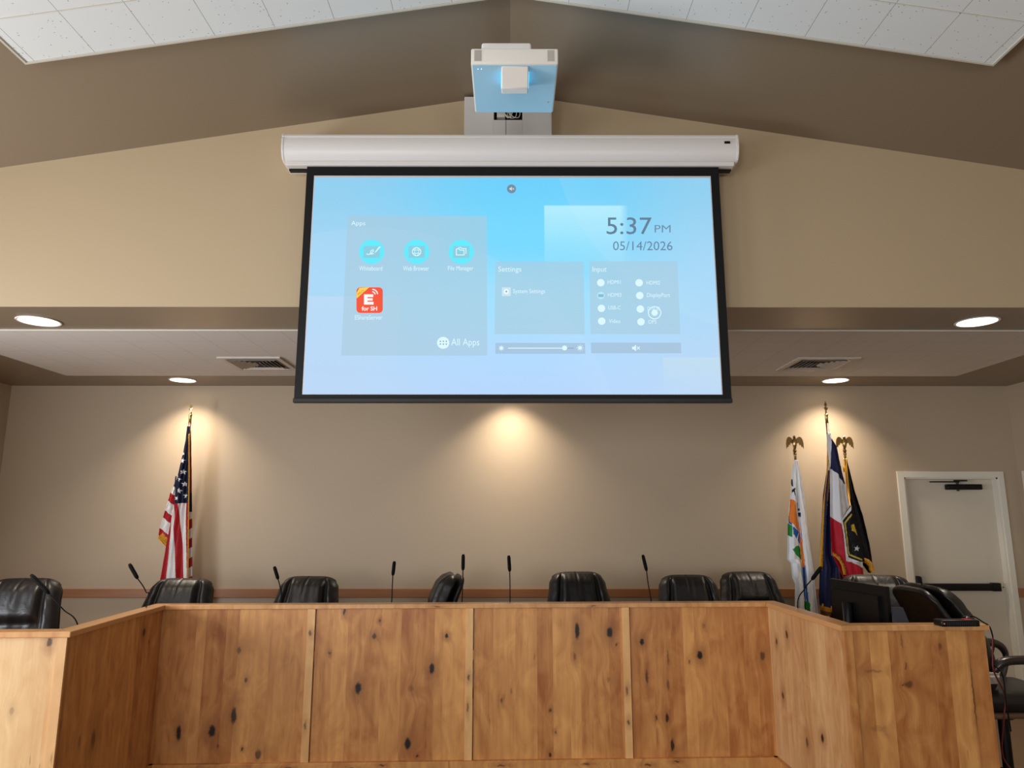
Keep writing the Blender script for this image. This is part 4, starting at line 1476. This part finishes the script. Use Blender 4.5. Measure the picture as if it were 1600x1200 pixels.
def sheet(left, right, dep, colf, folds, step=0.55, y_extra=0.0, amp=0.022, phase=0.0, cutbottom=None):
    """draped cloth between two edge curves given as (py, px) tables; returns verts, faces, colours"""
    y0 = max(left[0][0], right[0][0]); y1 = min(left[-1][0], right[-1][0])
    nv = max(4, int((y1 - y0) / step))
    wmax = max(interp(right, y) - interp(left, y) for y in [y0 + (y1 - y0) * k / 20 for k in range(21)])
    nu = max(8, int(wmax / step))
    vs, cs, fs = [], [], []
    for j in range(nv + 1):
        v = j / nv
        py = y0 + (y1 - y0) * v
        l, r = interp(left, py), interp(right, py)
        for i in range(nu + 1):
            u = i / nu
            px = l + (r - l) * u
            yy = py
            if cutbottom:
                yy = min(py, cutbottom(px)) if py > y1 - 60 else py
            p = P(px, yy, dep)
            a = amp * sm(v, 0.0, 0.3)
            ph = phase + 0.9 * math.sin(v * 3.1 + phase)
            yo = a * math.sin(u * folds * 2 * math.pi + ph) + 0.4 * a * math.sin(u * folds * 4.6 * math.pi + 2 * ph + v * 4)
            yo += 0.06 * (u - 0.5) * sm(v, 0, 0.5) * 0.5
            yo += 0.004 * noise.noise(Vector((u * 9, v * 22, phase)))
            vs.append((p.x, dep + yo + y_extra, p.z))
            cs.append(colf(px, yy))
    for j in range(nv):
        for i in range(nu):
            a = j * (nu + 1) + i
            fs.append((a, a + 1, a + nu + 2, a + nu + 1))
    return vs, fs, cs


def build_cloth(name, root, sheets, mat_=None, solid=0.002):
    vs, fs, cs = [], [], []
    for (v, f, c) in sheets:
        n = len(vs)
        vs += v; cs += c
        fs += [tuple(i + n for i in q) for q in f]
    off = root.location
    me = bpy.data.meshes.new(name)
    me.from_pydata([(v[0] - off.x, v[1] - off.y, v[2] - off.z) for v in vs], [], fs)
    ca = me.color_attributes.new('Col', 'FLOAT_COLOR', 'POINT')
    cache = {}
    arr = np.ones((len(vs), 4), dtype=np.float32)
    for i, c in enumerate(cs):
        if c not in cache:
            cache[c] = lin(c)
        arr[i, :3] = cache[c]
    ca.data.foreach_set('color', arr.ravel())
    me.materials.append(mat_ or M_cloth)
    me.polygons.foreach_set('use_smooth', [True] * len(me.polygons))
    o = link(bpy.data.objects.new(name, me), root)
    if solid:
        md = o.modifiers.new('s', 'SOLIDIFY'); md.thickness = solid
    return o


GOLD = (214, 160, 52)
GOLD2 = (188, 132, 36)


def pole_parts(root, x, y, ztop, wood_=True, r=0.013):
    part_at(root, MB().lathe([(r, 0.03), (r, ztop)], (x, y, 0), 14), 'pole', mat('dark oak pole', (74, 46, 30), 0.35), 'all')
    part_at(root, MB().lathe([(0.095, 0.0), (0.1, 0.02), (0.09, 0.035), (0.05, 0.05), (0.03, 0.12), (0.02, 0.14)], (x, y, 0), 28), 'floor_stand', M_brass, True)


def spear(root, x, y, z0, z1):
    m = MB().lathe([(0.016, z0 - 0.09), (0.018, z0 - 0.088), (0.014, z0 - 0.08), (0.013, z0 - 0.02), (0.017, z0 - 0.012), (0.017, z0), (0.008, z0 + 0.008), (0.011, z0 + 0.02), (0.006, z0 + 0.03)], (x, y, 0), 18)
    h = z1 - z0 - 0.03
    pr = [(-0.005, z0 + 0.03), (-0.022, z0 + 0.03 + h * 0.3), (-0.006, z0 + 0.03 + h * 0.42), (-0.015, z0 + 0.03 + h * 0.6), (0, z1), (0.015, z0 + 0.03 + h * 0.6), (0.006, z0 + 0.03 + h * 0.42), (0.022, z0 + 0.03 + h * 0.3), (0.005, z0 + 0.03)]
    n = len(pr)
    vs = [(x + a, y, b_) for a, b_ in pr] + [(x, y - 0.007, z0 + 0.03 + h * 0.35), (x, y + 0.007, z0 + 0.03 + h * 0.35)]
    fs = [(i, (i + 1) % n, n) for i in range(n)] + [((i + 1) % n, i, n + 1) for i in range(n)]
    m.add(vs, fs)
    part_at(root, m, 'spear_finial', M_brass, True)


def eagle(root, x, y, z0, z1):
    """perched eagle with raised wings on a ball"""
    m = MB()
    s = (z1 - z0)
    m.lathe([(0.014, -0.10), (0.016, -0.09), (0.012, -0.08), (0.012, -0.03), (0.018, -0.02), (0.012, -0.008), (0.016, 0.0), (0.019, 0.012), (0.014, 0.024), (0.006, 0.03)], (x, y, z0), 16)
    zb = z0 + 0.026
    m.tube([(x, y - 0.004, zb), (x, y - 0.010, zb + s * 0.2), (x, y - 0.006, zb + s * 0.42), (x + 0.001, y - 0.012, zb + s * 0.58), (x - 0.006, y - 0.02, zb + s * 0.66), (x - 0.016, y - 0.026, zb + s * 0.63)], [0.009, 0.02, 0.024, 0.013, 0.012, 0.003], 12)
    m.tube([(x, y + 0.004, zb + s * 0.15), (x, y + 0.016, zb - 0.004)], [0.012, 0.018], 8, 0.4)
    for sg in (-1, 1):
        prw = [(0.012, 0.46), (0.03, 0.60), (0.05, 0.66), (0.068, 0.62), (0.080, 0.5), (0.087, 0.3), (0.086, 0.02), (0.074, 0.16), (0.068, 0.1), (0.058, 0.26), (0.050, 0.2), (0.040, 0.36), (0.030, 0.30), (0.016, 0.34)]
        vs = [(x + sg * a, y - 0.006 - 0.12 * a, zb + s * b_) for a, b_ in prw] + [(x + sg * a, y + 0.004 - 0.12 * a, zb + s * b_) for a, b_ in prw]
        n = len(prw)
        fs = [tuple(range(n)), tuple(range(2 * n - 1, n - 1, -1))] + [(i, i + n, (i + 1) % n + n, (i + 1) % n) for i in range(n)]
        m.add(vs, fs)
    part_at(root, m, 'eagle_finial', M_brass, 30)


# --- striped flag on the left
FD = 7.10
q = P(297, 664, FD)
us = empty('flag', (q.x, FD, 0), label='red and white striped flag with white stars on blue, standing alone at the left', cat='flag')
qs0, qs1 = P(297.5, 648, FD), P(300, 629.5, FD)
pole_parts(us, q.x, FD, qs0.z - 0.08)
spear(us, q.x, FD, qs0.z, qs1.z)
RED, WH, BL = (168, 28, 36), (226, 222, 220), (20, 24, 52)
stars = [star(286.5, 719.7, 4.6, .2), star(287.5, 737.5, 4.6, .1), star(281.5, 749, 4.0, .3), star(288.5, 756.5, 4.6, 0), star(281.6, 767, 4.6, .2), star(290.3, 774.8, 4.4, .1), star(277, 778.6, 4.2, .3), star(276.5, 744, 3, .3), star(287, 709, 3, 0)]


def us_main(x, y):
    if y < 787 + (x - 274) * -0.06:
        for st_ in stars:
            if abs(y - st_[0][1]) < 12 and in_poly(x, y, st_):
                return (232, 232, 236)
        return BL
    v = (y - 787) / 117.0
    b = [(273 - 20 * v, RED), (271 - 10.5 * v, WH), (273 + 2.5 * v, RED), (280.6 + 6.4 * v, WH), (291 + 1.2 * v, RED)]
    c = RED
    for (xe, cc) in b:
        if x >= xe:
            c = cc
    return c


def us_flap(x, y):
    t = y - .85 * x
    if t < 528:
        return BL
    if 542 <= t < 558 or 577 <= t < 591 or 611.5 <= t < 624:
        return RED
    return GOLD if t >= 624 else WH


def us_right(x, y):
    if y < 770:
        return (150, 34, 38)
    if y < 800:
        return BL
    t = y + 0.6 * x
    return RED if int(t / 15) % 2 == 0 else WH


sh = [
    sheet([(666, 293), (690, 290), (705, 287), (739, 279), (757, 274.7), (787, 273.5), (800, 271), (850, 261), (905, 252), (985, 244)],
          [(666, 297.5), (700, 297), (787, 296), (905, 294.5), (985, 293)], FD - 0.025, us_main, 1.6, phase=0.3, amp=0.018),
    sheet([(744, 275), (757, 273.3), (771, 267), (799.7, 258.7), (826.8, 250.5), (842, 248.5), (853, 259.8)],
          [(744, 276.5), (757, 276), (788, 274), (814, 270.3), (837, 264), (853, 260.2)], FD + 0.012, us_flap, 0.8, phase=1.2, amp=0.01),
    sheet([(672, 296), (787, 296), (985, 295)], [(672, 299), (700, 299.5), (787, 300), (905, 300.5), (985, 301)], FD + 0.01, us_right, 0.5, phase=2, amp=0.006),
]
build_cloth('cloth', us, sh)


def fringe(root, pts, w, dep, seed=0, side=1):
    """hanging gold fringe band along pixel points"""
    rr_ = random.Random(seed)
    out = MB()
    pts_ = [P(a, b, dep) for a, b in pts]
    for a, b in zip(pts_[:-1], pts_[1:]):
        L_ = (b - a).length
        n = max(2, int(L_ / 0.006))
        d_ = (b - a).normalized()
        nn_ = Vector((d_.z, 0, -d_.x)) * side
        for k in range(n):
            p = a.lerp(b, (k + 0.5) / n)
            e_ = p + nn_ * w * (0.85 + rr_.random() * 0.3) + Vector((0, -0.004 + rr_.random() * 0.008, -0.004))
            out.tube([p - nn_ * w * 0.1 + Vector((0, rr_.uniform(-.002, .002), 0)), e_], [0.0036, 0.0028], 5)
    return part_at(root, out, 'fringe', M_gold, 'all')


M_gold = mat('gold fringe', (206, 150, 44), 0.45, vary=0.3, vscale=60)
fringe(us, [(296.6, 678), (297, 740), (296, 800), (295, 905), (294, 985)], 0.011, FD - 0.045, 1, 1)
fringe(us, [(249.5, 838), (259.8, 848)], 0.045, FD + 0.004, 2, -1)

# --- white flag
FD2 = 7.12
q = P(1243.5, 720, FD2)
wf = empty('flag', (q.x, FD2, 0), label='white flag with orange, green and blue emblem under an eagle finial', cat='flag')
e0, e1 = P(1243.5, 706, FD2), P(1243.5, 681, FD2)
pole_parts(wf, q.x, FD2, e0.z - 0.08)
eagle(wf, q.x, FD2, e0.z, e1.z + 0.03)
OR, GN, BU, DK, WT = (232, 128, 44), (42, 138, 60), (36, 96, 178), (24, 24, 30), (230, 232, 236)
c6 = lambda pts: [(1180 + a / 3.0, 600 + b / 3.0) for a, b in pts]
wpolys = [
    (c6([(176, 735), (180, 725), (214, 755), (212, 763)]), WT), (c6([(172, 712), (178, 705), (216, 752), (210, 758)]), WT), (c6([(205, 700), (213, 700), (190, 760), (182, 755)]), WT),
    (c6([(168, 448), (176, 445), (180, 480), (172, 478)]), DK), (c6([(172, 500), (186, 485), (188, 492), (175, 512)]), DK), (c6([(180, 500), (184, 498), (192, 540), (188, 542)]), DK),
    (c6([(198, 556), (202, 556), (206, 590), (202, 592)]), DK), (c6([(204, 590), (212, 580), (214, 586), (206, 600)]), DK), (c6([(204, 605), (216, 600), (218, 622), (212, 624)]), DK),
    (c6([(166, 540), (178, 542), (192, 560), (208, 690), (160, 640), (160, 615)]), OR),
    (c6([(157, 618), (172, 630), (172, 662), (157, 650)]), BU), (c6([(174, 668), (205, 688), (216, 700), (218, 748), (205, 745), (176, 712)]), BU),
    (c6([(152, 650), (172, 663), (173, 718), (152, 708)]), GN), (c6([(174, 775), (186, 762), (212, 755), (219, 775), (224, 825), (205, 812), (184, 795)]), GN),
    (c6([(205, 640), (212, 650), (236, 830), (234, 860), (228, 858), (212, 700)]), OR),
    (c6([(228, 850), (238, 850), (246, 970), (236, 960)]), (30, 70, 130)), (c6([(236, 960), (246, 965), (252, 1030), (240, 1010)]), BU), (c6([(228, 1045), (244, 1010), (256, 1030), (256, 1070)]), GN),
]


def wcol(x, y):
    for p, c in wpolys:
        if in_poly(x, y, p):
            return c
    return WT


sh = [
    sheet([(719, 1241.5), (737, 1238), (773, 1236), (794, 1233.4), (825, 1230.9), (874, 1230.3), (880, 1236), (903, 1238), (913, 1242), (985, 1241)],
          [(719, 1246), (783.7, 1252), (835.4, 1256), (889.6, 1260), (957, 1264), (985, 1265)], FD2 - 0.045, wcol, 1.3, phase=0.8, amp=0.018),
    sheet([(719, 1244), (783.7, 1248), (835.4, 1252), (889.6, 1257), (985, 1262)],
          [(719, 1247.5), (783.7, 1258.8), (835.4, 1265), (889.6, 1273), (957, 1280), (985, 1282)], FD2 - 0.03, wcol, 1.1, phase=2.6, amp=0.012),
]
build_cloth('cloth', wf, sh)

# --- navy, white and red flag
FD3 = 6.98
q = P(1293.5, 670, FD3)
tf_ = empty('flag', (q.x, FD3, 0), label='navy, white and red flag with gold fringe under a spear finial, tallest of the three', cat='flag')
s0, s1 = P(1293, 647, FD3), P(1293, 626, FD3)
pole_parts(tf_, q.x, FD3, s0.z - 0.08)
spear(tf_, q.x, FD3, s0.z, s1.z)
NV, RD = (24, 30, 70), (178, 26, 46)
p_blue = c6([(360, 240), (385, 290), (432, 470), (398, 440), (364, 400), (356, 398)])
p_redA = c6([(346, 618), (372, 632), (400, 655), (420, 720), (432, 828), (520, 865), (524, 900), (524, 1000), (340, 1000), (340, 640)])


def tcol(x, y):
    if in_poly(x, y, p_blue):
        return NV
    if in_poly(x, y, p_redA):
        return RD
    return (222, 222, 226)


sh = [
    sheet([(678, 1292.5), (700, 1294), (733, 1298), (800, 1297.5), (866, 1299.5), (905, 1318)],
          [(678, 1296), (697, 1308), (757, 1324), (795, 1331), (830, 1340), (868, 1351), (905, 1354)], FD3 - 0.04, tcol, 1.2, phase=0.4, amp=0.024),
    sheet([(676, 1292.5), (727, 1293.5), (773, 1286.7), (860, 1281.7), (933, 1280), (962, 1283)],
          [(676, 1299), (733, 1299), (813, 1298.5), (866, 1300), (887, 1311.7), (962, 1309.5)], FD3 - 0.015, lambda x, y: (214, 214, 220) if (y < 735 and x > 1293.5) else ((NV if y < 948 + (x - 1290) * 0.25 else GOLD2) if y < 955 + (x - 1290) * .2 else (96, 60, 30)), 1.4, phase=1.9, amp=0.022),
    sheet([(895, 1297), (985, 1296)], [(895, 1320), (985, 1316)], FD3 + 0.01, lambda x, y: NV, 1.0, phase=0.9, amp=0.015),
]
build_cloth('cloth', tf_, sh)
fringe(tf_, [(1294, 690), (1292.5, 745), (1287, 790), (1284, 840), (1280.5, 890)], 0.034, FD3 - 0.03, 4, -1)
fringe(tf_, [(1300, 867), (1306, 870), (1312, 876), (1316, 884), (1319, 898)], 0.03, FD3 - 0.05, 5, -1)
fringe(tf_, [(1285, 944), (1308, 950)], 0.045, FD3 - 0.02, 6, 1)

# --- black flag with the framed emblem
FD4 = 7.12
q = P(1321, 712, FD4)
bf = empty('flag', (q.x, FD4, 0), label='black flag with gold lined emblem and white star under an eagle finial, rightmost', cat='flag')
e0, e1 = P(1321, 706, FD4), P(1321, 681, FD4)
pole_parts(bf, q.x, FD4, e0.z - 0.08)
eagle(bf, q.x, FD4, e0.z, e1.z + 0.03)
BK = (15, 15, 20)
GL = (196, 170, 74)
p_star = star(1339.5, 857, 5.0, .15)
emb = [
    (p_star, (200, 204, 210)),
    (c6([(449, 662), (462, 656), (476, 690), (480, 712), (472, 700), (462, 690), (454, 688)]), (206, 168, 60)),
    (c6([(452, 607), (456, 612), (426, 652), (444, 796), (506, 822), (506, 829), (438, 802), (418, 650)]), GL),
]
whiteb = c6([(452, 570), (452, 592), (412, 640), (436, 812), (516, 842), (514, 866), (424, 830), (403, 640)])


def bcol(x, y):
    if in_poly(x, y, whiteb):
        return (226, 224, 226)
    for p, c in emb:
        if in_poly(x, y, p):
            return c
    return BK


sh = [
    sheet([(714, 1319.5), (750, 1324), (800, 1329), (880, 1345), (895, 1358)],
          [(714, 1323), (733, 1328), (767, 1336.5), (807, 1350), (853, 1361.5), (880, 1366), (895, 1362)], FD4 - 0.03, lambda x, y: BK, 1.3, phase=0.5, amp=0.02),
    sheet([(790, 1329), (813, 1314.5), (835, 1318), (878, 1322)],
          [(790, 1332), (813, 1340), (835, 1347), (878, 1352.5)], FD3 - 0.085, bcol, 0.7, phase=1.0, amp=0.008, cutbottom=lambda x: 876.5 + (x - 1322) * 0.40),
]
build_cloth('cloth', bf, sh)
fringe(bf, [(1350, 872), (1358, 875), (1363, 880), (1367, 893)], 0.04, FD4 - 0.05, 7, 1)
mb = MB()
mb.tube(spline([P(1319, 716, FD4 - 0.05), P(1322, 740, FD4 - 0.07), P(1326, 770, FD4 - 0.08), P(1331, 800, FD4 - 0.2)]), 0.006, 8)
mb.tube(spline([P(1322.5, 716, FD4 - 0.05), P(1325, 745, FD4 - 0.07), P(1329, 780, FD4 - 0.08)]), 0.005, 8)
mb.lathe([(0.012, -0.06), (0.016, -0.02), (0.012, 0.0), (0.006, 0.01)], P(1320, 728, FD4 - 0.05), 12)
part_at(bf, mb, 'cord', M_gold, 'all')
